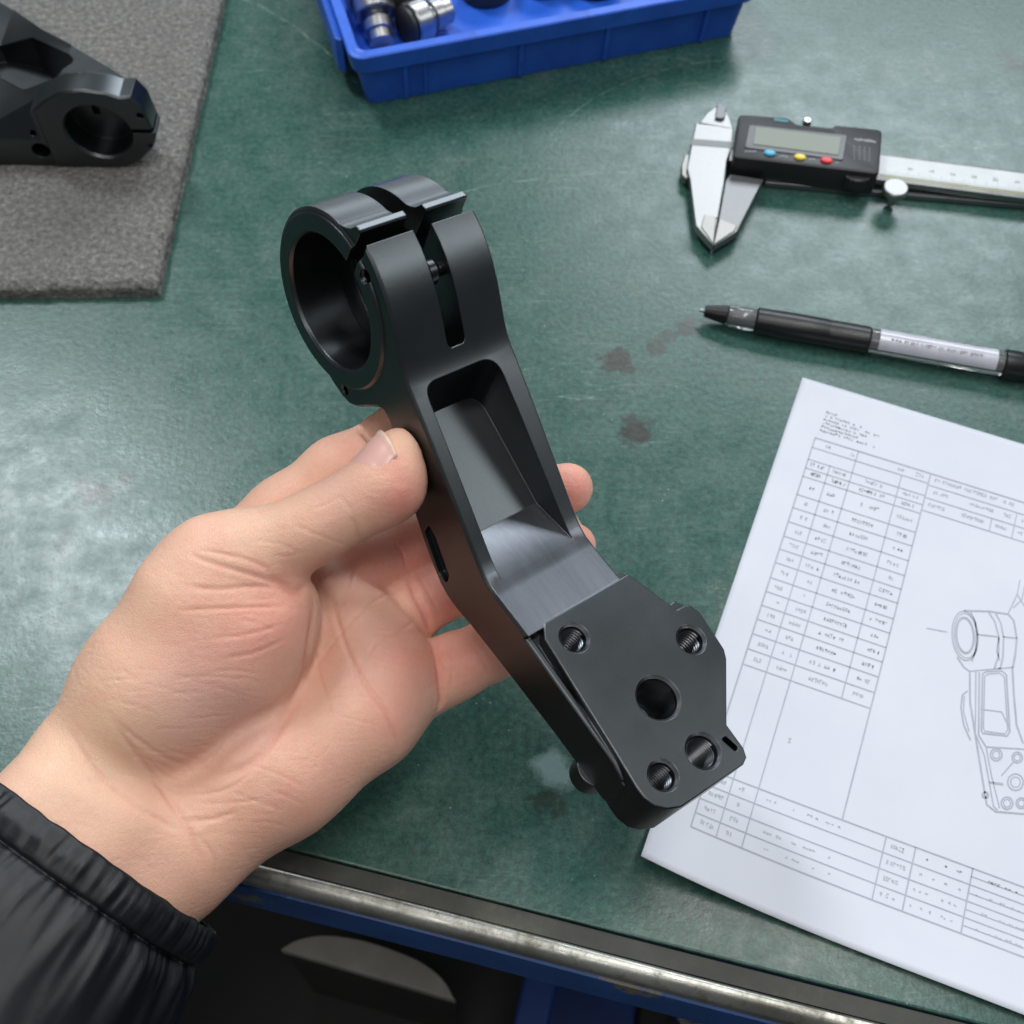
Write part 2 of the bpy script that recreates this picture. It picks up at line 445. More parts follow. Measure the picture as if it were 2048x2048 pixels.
def build_bracket():
    root = empty('machined_bracket', BR)
    tag(root, 'black anodized aluminium clamp bracket held up in the bare hand', 'bracket')
    # side profile (u, w): clamp front, arm, bend, back, lug
    prof = [(-7.6, 34.8), (-13, 32.7), (-18, 29.9), (-23, 26.2), (-27.5, 22), (-32, 17.0), (-36, 12.4), (-39, 9.4), (-42.5, 7.0), (-47, 4.6),
            (-60, -2.6), (-75, -11.2), (-88, -18.8), (-94, -22.3), (-98, -24.3), (-102, -25.3), (-106, -25.3), (-121.8, -24.22), (-122.2, -28.6), (-176, -28.6),
            (-177.5, -40), (-176.5, -45), (-174, -46.3), (-160, -46.4), (-148, -47), (-123, -49), (-103, -51), (-96, -52.4), (-90, -52.6), (-85, -51.3), (-78, -47.5), (-70, -42),
            (-64, -37.5), (-52, -26.5), (-44, -18.5), (-40, -14.8), (-36.5, -13.8), (-33.5, -15.4), (-29, -21), (-25, -26.5), (-21.5, -29.6), (-17, -30.6),
            (-12, -30.4), (-6, -29.6), (0, -12), (-7.6, 8)]
    body = prism([(u, w) for u, w in prof], 0, 42, axes=(1, 2, 0), bevel=0.9)
    ring = lathe([(30.0, 0), (30.9, 0.9), (30.9, 41.1), (30.0, 42)], 128, 0)
    body = boolean(body, ring, 'UNION')
    # raised boss around the bore on the left face
    body = boolean(body, lathe([(28.9, -0.8), (29.6, -0.2), (29.6, 3)], 128, 0), 'UNION')
    # lip of the upper clamp half
    lip = prism([(-3.6, 20), (-3.6, 36.2), (-3.2, 36.8), (-1.2, 36.7), (-0.4, 35.3), (0.9, 33.3), (2.8, 31.7), (5.4, 30.3), (6.4, 20)], 0.6, 41.4, axes=(1, 2, 0), bevel=0.3)
    body = boolean(body, lip, 'UNION')
    # rail along the left and base under the plate
    rail = prism([(-110, -25.6), (-121, -26.2), (-168, -26.2), (-174, -28), (-176.5, -38), (-110, -38)], 0, 2.7, axes=(1, 2, 0), bevel=0.6)
    body = boolean(body, rail, 'UNION')
    # mounting plate outline (v, u)
    pl = [(8.0, -120.4), (4.6, -125), (3.2, -142), (1.4, -165), (0.2, -178), (0.3, -181.5), (1.6, -185.4), (4.4, -188.2), (8.9, -190.2), (36.0, -191), (38.6, -189.8), (39.8, -187), (40, -178.3),
          (55.6, -161.2), (57.2, -158.2), (58.7, -144), (57.4, -139.8), (55, -139.0), (51.8, -138.9), (45, -120.4)]
    plate = prism(pl, -46, -24, axes=(0, 1, 2), bevel=0.4)
    body = boolean(body, plate, 'UNION')
    tab = prism(rpoly([(50, -136), (56.5, -135.0), (60.6, -142), (59, -152), (50, -152)], 1.2, 3), -44, -28.5, bevel=0.5)
    body = boolean(body, tab, 'UNION')
    tab2 = prism(rpoly([(40, -116), (45.2, -117.5), (48, -123), (40, -130)], 0.8, 3), -44, -27.5, bevel=0.4)
    body = boolean(body, tab2, 'UNION')
    # bore
    body = boolean(body, lathe([(23.7, -1.5), (23.7, -0.9), (22.7, 0.3), (22.7, 41.7), (23.4, 42.3), (23.4, 43)], 128, 0), 'DIFFERENCE')
    # narrower shoulder at the far end and a groove round the middle of the bore
    body = boolean(body, lathe([(23.0, 38.5), (23.0, 41.2)], 96, 0), 'UNION')
    body = boolean(body, lathe([(25.6, 17.9), (25.6, 25.0)], 96, 0), 'DIFFERENCE')
    # split of the clamp, seen from the left it runs from bore to front
    body = boolean(body, prism([(-7.6, 16), (-7.6, 48), (-3.6, 48), (-3.6, 34), (-2.6, 24), (-2.6, 16)], -5, 47, axes=(1, 2, 0)), 'DIFFERENCE')
    # centre slot through the clamp
    slot = prism([(-37.2, -2), (-37.2, 50), (40, 50), (40, 4), (2, 4), (2, -2)], 17.9, 25.0, axes=(1, 2, 0))
    bm = bmesh.new(); bm.from_mesh(slot)
    es = [e for e in bm.edges if all(abs(v.co.y + 37.2) < .01 for v in e.verts) and abs(e.verts[0].co.x - e.verts[1].co.x) < .01]
    bmesh.ops.bevel(bm, geom=es, offset=1.6, segments=4, affect='EDGES', profile=0.5); bm.to_mesh(slot); bm.free()
    body = boolean(body, slot, 'DIFFERENCE')
    # pocket milled along w
    pk = rpoly([(5.3, -43), (34.2, -43), (36.6, -104), (36.6, -109.5), (5.3, -109.5)], [5.0, 7.0, 2, 0.6, 5.5], 8)
    floor_w = lambda u: (-15.0 if u > -47 else (-16.4 + (u + 47) * (11.9 / 35.7) if u > -82.7 else -28.3 + (-82.7 - u) * (4.6 / 26.0)))
    bm = bmesh.new(); cap0 = []; cap1 = []
    # cutter: rounded outline, floor made of two planes (split along v at the knee)
    pk2 = prism([(-42, 20), (-42, -14.8), (-82.7, -28.4), (-110.6, -23.5), (-115, 0), (-110, 20)], -5, 50, axes=(1, 2, 0))
    bm.free()
    cutter = boolean(prism(pk, -60, 30), pk2, 'INTERSECT')
    body = boolean(body, cutter, 'DIFFERENCE')
    # ramp relief: left corner sweeping out of the pocket
    # tapped and plain holes in the plate
    holes = [(13.7, -129.6, 5.15), (49.0, -149.8, 5.3), (25.4, -159.5, 7.6), (27.0, -181.0, 6.2), (10.2, -179.6, 5.15)]
    holes[3] = (27.0, -180.6, 6.1)
    for x, y, r in holes:
        c = lathe([(r + .15, -22), (r + .15, -23.9), (r - 0.75, -25.1), (r - 0.75, -70)], 64, 2, (x, y, 0))
        body = boolean(body, c, 'DIFFERENCE')
    body = boolean(body, prism(rpoly([(34.8, -180.9), (37.0, -180.7), (38.3, -185.8), (36.4, -186.8)], 1.1, 5), -34, -20), 'DIFFERENCE')
    # small holes on the left side face
    for u, w, r, dp in ((-11.9, 25.6, 1.9, 16), (-17.3, -26.4, 1.7, 8)):
        body = boolean(body, lathe([(r + .5, -2), (r + .5, 0), (r, 0.5), (r, dp)], 32, 0, (0, u, w)), 'DIFFERENCE')
    # shallow relief on the left side of the arm
    sl = rpoly([(-70.5, -33.5), (-75, -34.5), (-87, -42.5), (-87.5, -47.5), (-83, -47.5), (-70.5, -39)], 2.2, 5)
    body = boolean(body, prism(sl, -2, 2.2, axes=(1, 2, 0)), 'DIFFERENCE')
    for x, y, r in ((12, -9, 1.0), (30, 12, 0.9)):
        pass
    shade(body, 28)
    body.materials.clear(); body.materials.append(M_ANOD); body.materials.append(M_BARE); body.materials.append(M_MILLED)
    for p in body.polygons:                    # the countersinks were cut after anodizing: bare metal
        c = p.center
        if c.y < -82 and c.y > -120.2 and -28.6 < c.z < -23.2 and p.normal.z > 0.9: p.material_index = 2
        if -25.5 < c.z < -23.7 and 0.25 < abs(p.normal.z) < 0.9:
            for x, y, r in holes:
                if math.hypot(c.x - x, c.y - y) < r + .45: p.material_index = 1
    body.transform(MM)
    link('body', body, None, root)
    # small oil holes inside the bore, threads, screw, pin
    for i in (0, 1, 3, 4):
        x, y, r = holes[i]
        link('thread', xf(thread(r - 0.72, r - 1.35, 1.5 if i != 3 else 1.25, x, y, -25.3, -44), MM), M_THREAD, root)
    x, y, r = holes[2]
    link('thread', xf(thread(r - 0.74, r - 0.95, 0.8, x, y, -25.5, -44), MM), M_ANOD, root)
    scr = join(lathe([(4.0, 0.0), (4.4, 0.5), (4.4, 2.6), (4.0, 3.0), (1.6, 5.8), (1.6, 3.0)], 24, 0, (18.4, -17.0, 24.6)), lathe([(2.5, -10), (2.5, 12)], 20, 0, (18.4, -17.0, 24.6)))
    shade(scr); scr.transform(MM)
    link('clamp_screw', scr, M_SCREW, root)
    pin = lathe([(6.4, -45), (6.4, -53.0), (5.4, -54.2)], 40, 2, (4.6, -164.8, 0)); shade(pin); pin.transform(MM)
    link('locating_pin', pin, M_ANOD, root)
    return root
M_BARE = mat_simple('bare_aluminium', (0.42, 0.43, 0.46), 0.30, 1.0)
M_THREAD = mat_simple('dull_threads', (0.115, 0.12, 0.13), 0.30, 1.0)
M_SCREW = mat_simple('blackened_steel', (0.05, 0.05, 0.055), 0.3, 0.9)
bracket = build_bracket()
# ------------------------------------------------------------------ the hand: one continuous skin grown from a distance field (camera-frame mm)
def hp(x, y, z):                  # photo position (hand crop) + depth in mm -> camera-frame mm
    return np.array([((x / 1.756) - 1024) / FPX * z, ((y / 1.756 + 780) - 1024) / FPX * z, z])
def hr(r, z): return r / 1.756 * z / FPX

GH = 1.0
G0 = np.array([-215.0, -36.0, 282.0]); GN = np.array([252, 215, 132])
def fgrid(): return np.full(tuple(GN), 60.0, np.float32)

def cone_into(F, a, b, ra, rb, k, flat=None):
    """smooth-union a round cone a->b into field F"""
    lo = np.minimum(a - ra, b - rb) - k - 6; hi = np.maximum(a + ra, b + rb) + k + 6
    i0 = np.clip(np.floor((lo - G0) / GH).astype(int), 0, GN); i1 = np.clip(np.ceil((hi - G0) / GH).astype(int) + 1, 0, GN)
    if np.any(i1 <= i0): return
    X, Y, Z = np.meshgrid(*[(G0[d] + GH * np.arange(i0[d], i1[d])).astype(np.float32) for d in range(3)], indexing='ij')
    ba = b - a; l2 = float(ba @ ba) + 1e-6
    t = ((X - a[0]) * ba[0] + (Y - a[1]) * ba[1] + (Z - a[2]) * ba[2]) / l2
    t = np.clip(t, 0, 1)
    dx = X - a[0] - t * ba[0]; dy = Y - a[1] - t * ba[1]; dz = Z - a[2] - t * ba[2]
    if flat is not None:          # squash along a direction (fingers/palm are not round)
        n, s = flat; q = dx * n[0] + dy * n[1] + dz * n[2]; e = q * (1 / s - 1)
        dx = dx + e * n[0]; dy = dy + e * n[1]; dz = dz + e * n[2]
    d = np.sqrt(dx * dx + dy * dy + dz * dz) - (ra + (rb - ra) * t)
    S_ = F[i0[0]:i1[0], i0[1]:i1[1], i0[2]:i1[2]]
    h = np.clip(0.5 + 0.5 * (S_ - d) / k, 0, 1)
    F[i0[0]:i1[0], i0[1]:i1[1], i0[2]:i1[2]] = S_ + (d - S_) * h - k * h * (1 - h)

def chain(F, pts, k, flat=None):
    P = [(hp(x, y, z), hr(r, z)) for x, y, z, r in pts]
    for (a, ra), (b, rb) in zip(P[:-1], P[1:]): cone_into(F, a, b, ra, rb, k, flat)

def smin(A, B, k):
    h = np.clip(0.5 + 0.5 * (B - A) / k, 0, 1)
    return B + (A - B) * h - k * h * (1 - h)

def surface_nets(F):
    s = F < 0
    c = [s[i:F.shape[0] - 1 + i, j:F.shape[1] - 1 + j, k:F.shape[2] - 1 + k] for i in (0, 1) for j in (0, 1) for k in (0, 1)]
    cnt = sum(x.astype(np.int8) for x in c)
    act = (cnt > 0) & (cnt < 8)
    idx = np.full(act.shape, -1, np.int64); ijk = np.argwhere(act); idx[act] = np.arange(len(ijk))
    acc = np.zeros((len(ijk), 3)); num = np.zeros(len(ijk))
    cor = [(i, j, k) for i in (0, 1) for j in (0, 1) for k in (0, 1)]
    vals = {q: F[ijk[:, 0] + q[0], ijk[:, 1] + q[1], ijk[:, 2] + q[2]] for q in cor}
    for a in cor:
        for d in range(3):
            if a[d] == 0:
                b = list(a); b[d] = 1; b = tuple(b)
                va, vb = vals[a], vals[b]; m_ = (va < 0) != (vb < 0)
                t = np.where(m_, va / np.where(m_, va - vb, 1), 0)
                p = np.array(a)[None] + t[:, None] * (np.array(b) - np.array(a))[None]
                acc[m_] += p[m_]; num[m_] += 1
    V = ijk + acc / num[:, None]
    faces = []
    for d in range(3):
        e, g = (d + 1) % 3, (d + 2) % 3
        sl0 = [slice(None)] * 3; sl1 = [slice(None)] * 3; sl0[d] = slice(0, -1); sl1[d] = slice(1, None)
        A, B = s[tuple(sl0)], s[tuple(sl1)]
        for flip, M_ in ((False, A & ~B), (True, ~A & B)):
            q = np.argwhere(M_); q = q[(q[:, e] > 0) & (q[:, g] > 0) & (q[:, e] < act.shape[e]) & (q[:, g] < act.shape[g])]
            def cell(de, dg):
                r = q.copy(); r[:, e] += de; r[:, g] += dg; return idx[r[:, 0], r[:, 1], r[:, 2]]
            fc = np.stack([cell(-1, -1), cell(0, -1), cell(0, 0), cell(-1, 0)], 1)
            if flip: fc = fc[:, ::-1]
            faces.append(fc)
    return G0 + V * GH, np.concatenate(faces)

def build_hand_field():
    Fd = fgrid()
    # forearm and wrist (two bones side by side make the oval section)
    aw = [(560, 1690, 346, 215), (230, 2010, 326, 245)]
    rw = [(255, 1400, 340, 215), (-120, 1800, 318, 250)]
    chain(Fd, aw, 10); chain(Fd, rw, 10)
    cone_into(Fd, hp(400, 1540, 341), hp(50, 1910, 320), hr(240, 341), hr(260, 320), 8)
    # palm: four metacarpals fanning out from the wrist
    MC = {'index': (905, 640, 372, 150), 'middle': (1140, 735, 380, 150), 'ring': (1290, 900, 380, 150), 'pinky': (1395, 1065, 374, 150)}
    starts = {'index': (430, 1330, 356, 200), 'middle': (500, 1420, 358, 200), 'ring': (560, 1500, 358, 200), 'pinky': (610, 1570, 356, 200)}
    for k in MC: chain(Fd, [starts[k], MC[k]], 9)
    # hypothenar (little finger side) mound
    chain(Fd, [(640, 1590, 350, 215), (985, 1330, 356, 225), (1270, 1130, 366, 185)], 9)
    chain(Fd, [(1270, 1130, 366, 185), (1330, 985, 371, 165), (1250, 830, 373, 150)], 8)
    # thenar mound at the base of the thumb
    Th = fgrid()
    chain(Th, [(330, 1270, 346, 205), (560, 1040, 348, 262), (800, 905, 350, 262)], 9)
    chain(Th, [(560, 1040, 348, 240), (690, 740, 345, 200), (800, 610, 345, 165)], 9)
    chain(Th, [(800, 905, 350, 250), (880, 800, 349, 225), (800, 640, 346, 165)], 7)
    # thumb
    chain(Th, [(745, 610, 345, 152), (900, 570, 344, 134), (1080, 490, 343, 114), (1190, 430, 342, 103), (1300, 372, 342, 108), (1366, 325, 342, 114), (1398, 248, 342, 86), (1418, 205, 342, 62)], 7)
    Fd = smin(Fd, Th, 5.0)
    # web between thumb and index
    chain(Fd, [(700, 640, 356, 150), (905, 560, 366, 130)], 8)
    Fi = fgrid()
    chain(Fi, [(830, 580, 366, 132), (1000, 434, 367, 124), (1190, 284, 368, 114), (1400, 165, 371, 104), (1600, 105, 376, 92), (1752, 55, 381, 80)], 5)
    Fd = smin(Fd, Fi, 3.5)
    for pts in ([(1140, 735, 380, 138), (1290, 620, 387, 128), (1460, 540, 393, 116), (1720, 432, 398, 104), (1900, 375, 397, 96), (1995, 345, 396, 90)],
                [(1290, 890, 380, 136), (1420, 778, 387, 118), (1580, 690, 391, 106), (1800, 610, 392, 98), (1940, 560, 391, 90), (2010, 548, 390, 84)],
                [(1395, 1065, 376, 140), (1500, 1020, 379, 116), (1600, 972, 380, 112), (1730, 912, 378, 104), (1840, 820, 372, 92), (1900, 760, 370, 84)]):
        Fk = fgrid(); chain(Fk, pts, 4); Fd = smin(Fd, Fk, 1.4)
    # the thumb is pressed flat where it meets the bracket's side, fingers rest against its back
    X, Y, Z = np.meshgrid(*[(G0[d] + GH * np.arange(GN[d])).astype(np.float32) for d in range(3)], indexing='ij')
    o = bracket_cam(-0.25, -60, -15); n = _B[:, 1]
    pl = (X - o[0]) * n[0] + (Y - o[1]) * n[1] + (Z - o[2]) * n[2]
    reg = Z < 366
    Fd = np.where(reg, -smin(-Fd, -pl, 1.2), Fd)
    return Fd

def build_hand():
    Fd = build_hand_field()
    # light blur removes the creases of the primitives' own seams
    for ax in range(3):
        Fd = (np.roll(Fd, 1, ax) + 2 * Fd + np.roll(Fd, -1, ax)) / 4
    V, Q = surface_nets(Fd)
    me = bpy.data.meshes.new('hand')
    me.vertices.add(len(V)); me.vertices.foreach_set('co', V.astype(np.float32).ravel())
    me.loops.add(Q.size); me.loops.foreach_set('vertex_index', Q.ravel().astype(np.int32))
    me.polygons.add(len(Q)); me.polygons.foreach_set('loop_start', np.arange(0, Q.size, 4, dtype=np.int32))
    me.update(calc_edges=True); me.validate()
    o = bpy.data.objects.new('tmp', me); COL.objects.link(o)
    sm = o.modifiers.new('s', 'SMOOTH'); sm.factor = 0.5; sm.iterations = 3
    sb = o.modifiers.new('d', 'SUBSURF'); sb.levels = 1; sb.render_levels = 1
    dg = bpy.context.evaluated_depsgraph_get(); dg.update()
    me2 = bpy.data.meshes.new_from_object(o.evaluated_get(dg)); bpy.data.objects.remove(o)
    return me2

def ray_hit(bvh, x, y):
    d = Vector(hp(x, y, 1.0)).normalized()
    h = bvh.ray_cast(Vector((0, 0, 0)), d)
    return h[0]

def smooth_line(pts, n=14):
    """Catmull-Rom through 2-d points"""
    P = [np.array(p, float) for p in pts]; P = [2 * P[0] - P[1]] + P + [2 * P[-1] - P[-2]]; out = []
    for i in range(1, len(P) - 2):
        for k in range(n):
            t = k / n
            out.append(0.5 * (2 * P[i] + (P[i + 1] - P[i - 1]) * t + (2 * P[i - 1] - 5 * P[i] + 4 * P[i + 1] - P[i + 2]) * t * t + (3 * P[i] - P[i - 1] - 3 * P[i + 1] + P[i + 2]) * t ** 3))
    out.append(P[-2]); return out

CREASES = [  # (depth mm, half width mm, points in the hand crop)
    (1.5, 1.5, [(1098, 700), (1100, 800), (1080, 930), (1045, 1060), (985, 1180), (905, 1290), (800, 1345), (680, 1335)]),
    (0.55, 0.7, [(680, 1335), (580, 1290), (480, 1225), (400, 1150)]),
    (0.9, 0.8, [(1165, 690), (1180, 790), (1225, 930), (1290, 1040), (1355, 1130), (1392, 1230), (1395, 1290)]),
    (0.5, 0.7, [(1105, 860), (1115, 980), (1150, 1090), (1165, 1190)]),
    (0.45, 0.6, [(1240, 1010), (1330, 880), (1400, 850), (1470, 800)]),
    (0.4, 0.6, [(1180, 790), (1230, 700), (1250, 600)]),
    (0.45, 0.6, [(1100, 990), (1190, 860), (1290, 760), (1390, 700)]),
    (1.3, 1.1, [(1085, 685), (1040, 708), (985, 680), (930, 655)]),
    (0.7, 0.7, [(985, 690), (900, 655), (800, 625), (720, 600), (660, 570)]),
    (0.6, 0.7, [(1010, 705), (900, 690), (760, 700), (640, 685)]),
    (0.5, 0.6, [(960, 640), (880, 600), (780, 575), (690, 560)]),
    (0.5, 0.6, [(1000, 760), (860, 765), (720, 770), (610, 775)]),
    (0.35, 0.6, [(1000, 820), (860, 860), (720, 870)]),
    (0.35, 0.6, [(1010, 870), (900, 920), (780, 945)]),
    (0.6, 0.7, [(1232, 440), (1250, 490), (1262, 535)]),
    (0.3, 0.5, [(1190, 370), (1225, 410), (1245, 450)]),
    (0.3, 0.5, [(1090, 420), (1150, 400), (1200, 370)]),
    (0.9, 0.9, [(380, 1140), (470, 1270), (560, 1390), (640, 1510), (690, 1620), (720, 1730)]),
    (0.7, 0.8, [(235, 1190), (330, 1330), (450, 1440), (560, 1510), (650, 1560)]),
    (0.5, 0.7, [(640, 1510), (730, 1510), (840, 1480)]),
    (0.5, 0.6, [(560, 1390), (680, 1420), (800, 1400), (900, 1330)]),
    (0.45, 0.6, [(690, 1560), (750, 1640), (760, 1720)]),
    (0.4, 0.6, [(480, 1260), (600, 1370), (740, 1400)]),
    (1.7, 1.0, [(1512, 868), (1532, 930), (1545, 1010), (1548, 1090), (1535, 1130)]),
    (1.2, 0.9, [(1432, 655), (1455, 720), (1490, 790), (1518, 862)]),
    (0.4, 0.5, [(1560, 880), (1585, 980), (1580, 1060)]),
    (0.6, 0.7, [(1650, 890), (1690, 960), (1720, 1010)]),
    (0.4, 0.5, [(1675, 880), (1720, 950), (1740, 1000)]),
    (0.6, 0.7, [(1440, 660), (1480, 740), (1520, 830)]),
    (0.4, 0.5, [(1470, 650), (1520, 740), (1550, 800)]),
    (0.5, 0.6, [(1370, 520), (1410, 570), (1430, 630)]),
    (0.16, 0.5, [(1300, 150), (1330, 215), (1345, 240)]),
]
for k in range(46):      # short fine wrinkles over the heel of the thumb and the wrist
    a = random.uniform(-0.15, 0.55); cx, cy = random.choice([(700, 1150), (620, 1230), (480, 1060), (760, 1020), (860, 760), (560, 1330), (1000, 560), (1330, 900), (1230, 1150), (1000, 1400), (860, 1500), (1120, 450), (900, 700)])
    cx += random.uniform(-120, 120); cy += random.uniform(-70, 70); L = random.uniform(50, 130)
    CREASES.append((random.uniform(0.12, 0.26), 0.45, [(cx - L * math.cos(a), cy - L * math.sin(a) * .6), (cx, cy + random.uniform(-12, 12)), (cx + L * math.cos(a), cy + L * math.sin(a) * .8)]))

REDS = [(1420, 400, 95, 1.0), (1380, 250, 60, 0.4), (1000, 850, 170, 0.42), (760, 900, 230, 0.35), (1010, 700, 120, 0.28), (1450, 930, 150, 0.6), (1450, 560, 130, 0.7),
        (1560, 740, 120, 0.8), (1640, 950, 130, 0.6), (1300, 620, 120, 0.5), (1995, 345, 120, 0.9), (2010, 548, 120, 0.8), (1240, 200, 120, 0.35), (1100, 1450, 200, 0.3), (1380, 1150, 120, 0.4)]
VIOS = [(700, 1090, 170, 0.7), (850, 1180, 130, 0.5), (1200, 1000, 120, 0.35), (1300, 820, 110, 0.4), (600, 1300, 120, 0.3), (1180, 330, 90, 0.3)]
YELS = [(380, 1150, 330, 0.6), (200, 1350, 300, 0.6), (900, 480, 200, 0.5), (560, 700, 160, 0.5), (1440, 180, 60, 0.8)]

def finish_hand(me):
    n = len(me.vertices); co = np.empty(n * 3, np.float32); me.vertices.foreach_get('co', co); co = co.reshape(-1, 3).astype(float)
    nr = np.empty(n * 3, np.float32); me.vertices.foreach_get('normal', nr); nr = nr.reshape(-1, 3)
    bm = bmesh.new(); bm.from_mesh(me); bvh = BVHTree.FromBMesh(bm); bm.free()
    disp = np.zeros(n); crease = np.zeros(n)
    front = np.einsum('ij,ij->i', nr, co) < 30
    for dep, wid, pts in CREASES:
        H = [ray_hit(bvh, *p) for p in smooth_line(pts)]
        H = [np.array(h) for h in H if h is not None and h[2] < 420]
        if len(H) < 2: continue
        H = np.array(H); lo, hi = H.min(0) - 4 * wid - 1, H.max(0) + 4 * wid + 1
        sel = np.where(np.all((co > lo) & (co < hi), 1) & front)[0]
        if not len(sel): continue
        P = co[sel]; best = np.full(len(sel), 1e9); par = np.zeros(len(sel)); m_ = len(H) - 1
        for i in range(m_):
            a, b = H[i], H[i + 1]; ab = b - a; L2 = ab @ ab
            if L2 > 36 or L2 < 1e-9: continue
            t = np.clip((P - a) @ ab / L2, 0, 1); d = np.linalg.norm(P - a - t[:, None] * ab, axis=1)
            u = d < best; best[u] = d[u]; par[u] = (i + t[u]) / m_
        fade = np.clip(np.minimum(par, 1 - par) * 5, 0.08, 1)
        g = np.exp(-(best / wid) ** 2) * fade
        ridge = np.exp(-((best - 2.1 * wid) / (1.2 * wid)) ** 2) * fade
        disp[sel] += -0.52 * dep * g + 0.07 * dep * ridge
        crease[sel] = np.maximum(crease[sel], g * min(1, dep / 0.8))
    # slow unevenness of flesh, and the joint knuckle at the thumb base
    V3 = co / 14.0
    low = np.array([noise.noise(Vector(v)) for v in V3[::1]]) if n < 400000 else 0
    disp += 0.35 * low
    # the skin's own fine lines: two families of shallow wrinkles, patchy
    a1, a2 = 0.08, 0.75
    def wr(p, ang, L1, L2, off):
        x = p[0] * math.cos(ang) + p[1] * math.sin(ang); y = -p[0] * math.sin(ang) + p[1] * math.cos(ang)
        return 1 - abs(noise.noise((x / L1 + off, y / L2, p[2] / 9 + off))) * 2
    vis = np.where(front)[0]; fl = np.zeros(n)
    for i in vis:
        p = co[i]; mk = 0.5 + 0.9 * noise.noise((p[0] / 16, p[1] / 16, p[2] / 16 + 4))
        if mk <= 0: continue
        w1 = wr(p, a1, 9.0, 1.5, 0.0); w2 = wr(p, a2, 8.0, 1.7, 7.0)
        fl[i] = min(mk, 1.0) * (max(0, w1 - 0.72) + 0.7 * max(0, w2 - 0.74)) / 0.28
    disp -= 0.11 * fl; crease = np.maximum(crease, 0.35 * np.clip(fl, 0, 1))
    co2 = co + nr * disp[:, None]
    W3 = cam2world(co2)
    me.vertices.foreach_set('co', W3.astype(np.float32).ravel())
    # skin pigment
    red = np.zeros(n); yel = np.zeros(n); vio = np.zeros(n)
    z = co[:, 2]; px = (co[:, 0] / z * FPX + 1024) * 1.756; py = (co[:, 1] / z * FPX + 1024 - 780) * 1.756
    for L_, arr in ((REDS, red), (YELS, yel), (VIOS, vio)):
        for x, y, r, a in L_:
            h = ray_hit(bvh, x, y)
            if h is None: continue
            d = np.linalg.norm(co - np.array(h), axis=1) / hr(r, h[2]); arr += a * np.exp(-d * d)
    mott = np.array([noise.noise(Vector(v)) for v in co / 6.0]) * 0.5 + np.array([noise.noise(Vector(v)) for v in co / 1.6]) * 0.5
    red = np.clip(red * 1.1 + 0.34 * mott + 0.26 * crease, 0, 1.3)[:, None]; yel = np.clip(yel + 0.12 * mott, 0, 1)[:, None]
    base = np.array([0.82, 0.478, 0.345]); rc = np.array([0.78, 0.290, 0.235]); yc = np.array([0.84, 0.550, 0.380]); vc = np.array([0.66, 0.40, 0.37])
    col = base + (yc - base) * yel * (1 - np.clip(red, 0, 1)) + (rc - base) * red * 0.8
    vio = np.clip(vio + 0.10 * mott, 0, 1)[:, None]; col = col + (vc - col) * vio * 0.6
    att = me.color_attributes.new('skin', 'FLOAT_COLOR', 'POINT')
    att.data.foreach_set('color', np.concatenate([np.clip(col, 0, 1), np.ones((n, 1))], 1).astype(np.float32).ravel())
    for p in me.polygons: p.use_smooth = True
    me.update()
    return bvh

def mat_skin():
    t = NT('skin'); co = t.coord()
    a = t.node('ShaderNodeVertexColor', layer_name='skin')
    pores = t.noise(900, 4, 0.65, co)
    v = t.node('ShaderNodeTexVoronoi', feature='DISTANCE_TO_EDGE'); v.inputs['Scale'].default_value = 1300
    mp = t.node('ShaderNodeMapping'); mp.inputs['Rotation'].default_value = (0, 0, 0.6); mp.inputs['Scale'].default_value = (1, 0.55, 1); t.link(co, mp.inputs['Vector']); t.link(mp.outputs[0], v.inputs['Vector'])
    cells = t.ramp(v.outputs['Distance'], [(0.0, (0, 0, 0)), (0.12, (1, 1, 1))])
    c = t.mix(t.math('MULTIPLY', t.math('SUBTRACT', 1.0, cells), 0.04), a.outputs['Color'], (0.42, 0.20, 0.14))
    t.link(c, t.p.inputs['Base Color'])
    rr = t.node('ShaderNodeMapRange'); rr.inputs[3].default_value = 0.36; rr.inputs[4].default_value = 0.56
    t.link(pores, rr.inputs[0]); t.link(rr.outputs[0], t.p.inputs['Roughness'])
    t.p.inputs['Specular IOR Level'].default_value = 0.42
    t.p.inputs['Subsurface Weight'].default_value = 0.35
    t.p.inputs['Subsurface Radius'].default_value = (1.0, 0.36, 0.22)
    t.p.inputs['Subsurface Scale'].default_value = 0.0022
    h = t.math('ADD', t.math('MULTIPLY', pores, 0.5), t.math('MULTIPLY', cells, 0.5))
    h = t.math('ADD', h, t.math('MULTIPLY', t.noise(230, 5, .7, mp.outputs[0]), 1.1))
    t.bump(h, 0.42, 0.00026)
    return t.m
M_SKIN = mat_skin()
hand_me = build_hand()
HBVH = finish_hand(hand_me)
hand = link('person', hand_me, M_SKIN)
tag(hand, 'bare left hand in a black jacket sleeve gripping the bracket', 'person')
# ------------------------------------------------------------------ finger nails
def mat_nail():
    t = NT('finger_nail'); a = t.node('ShaderNodeVertexColor', layer_name='nail')
    t.link(a.outputs['Color'], t.p.inputs['Base Color']); t.set(Roughness=0.30)
    t.p.inputs['Subsurface Weight'].default_value = 0.15
    t.p.inputs['Subsurface Radius'].default_value = (1.0, 0.4, 0.25); t.p.inputs['Subsurface Scale'].default_value = 0.0012
    t.bump(t.noise(300, 3), 0.06, 0.0002); return t.m
M_NAIL = mat_nail()

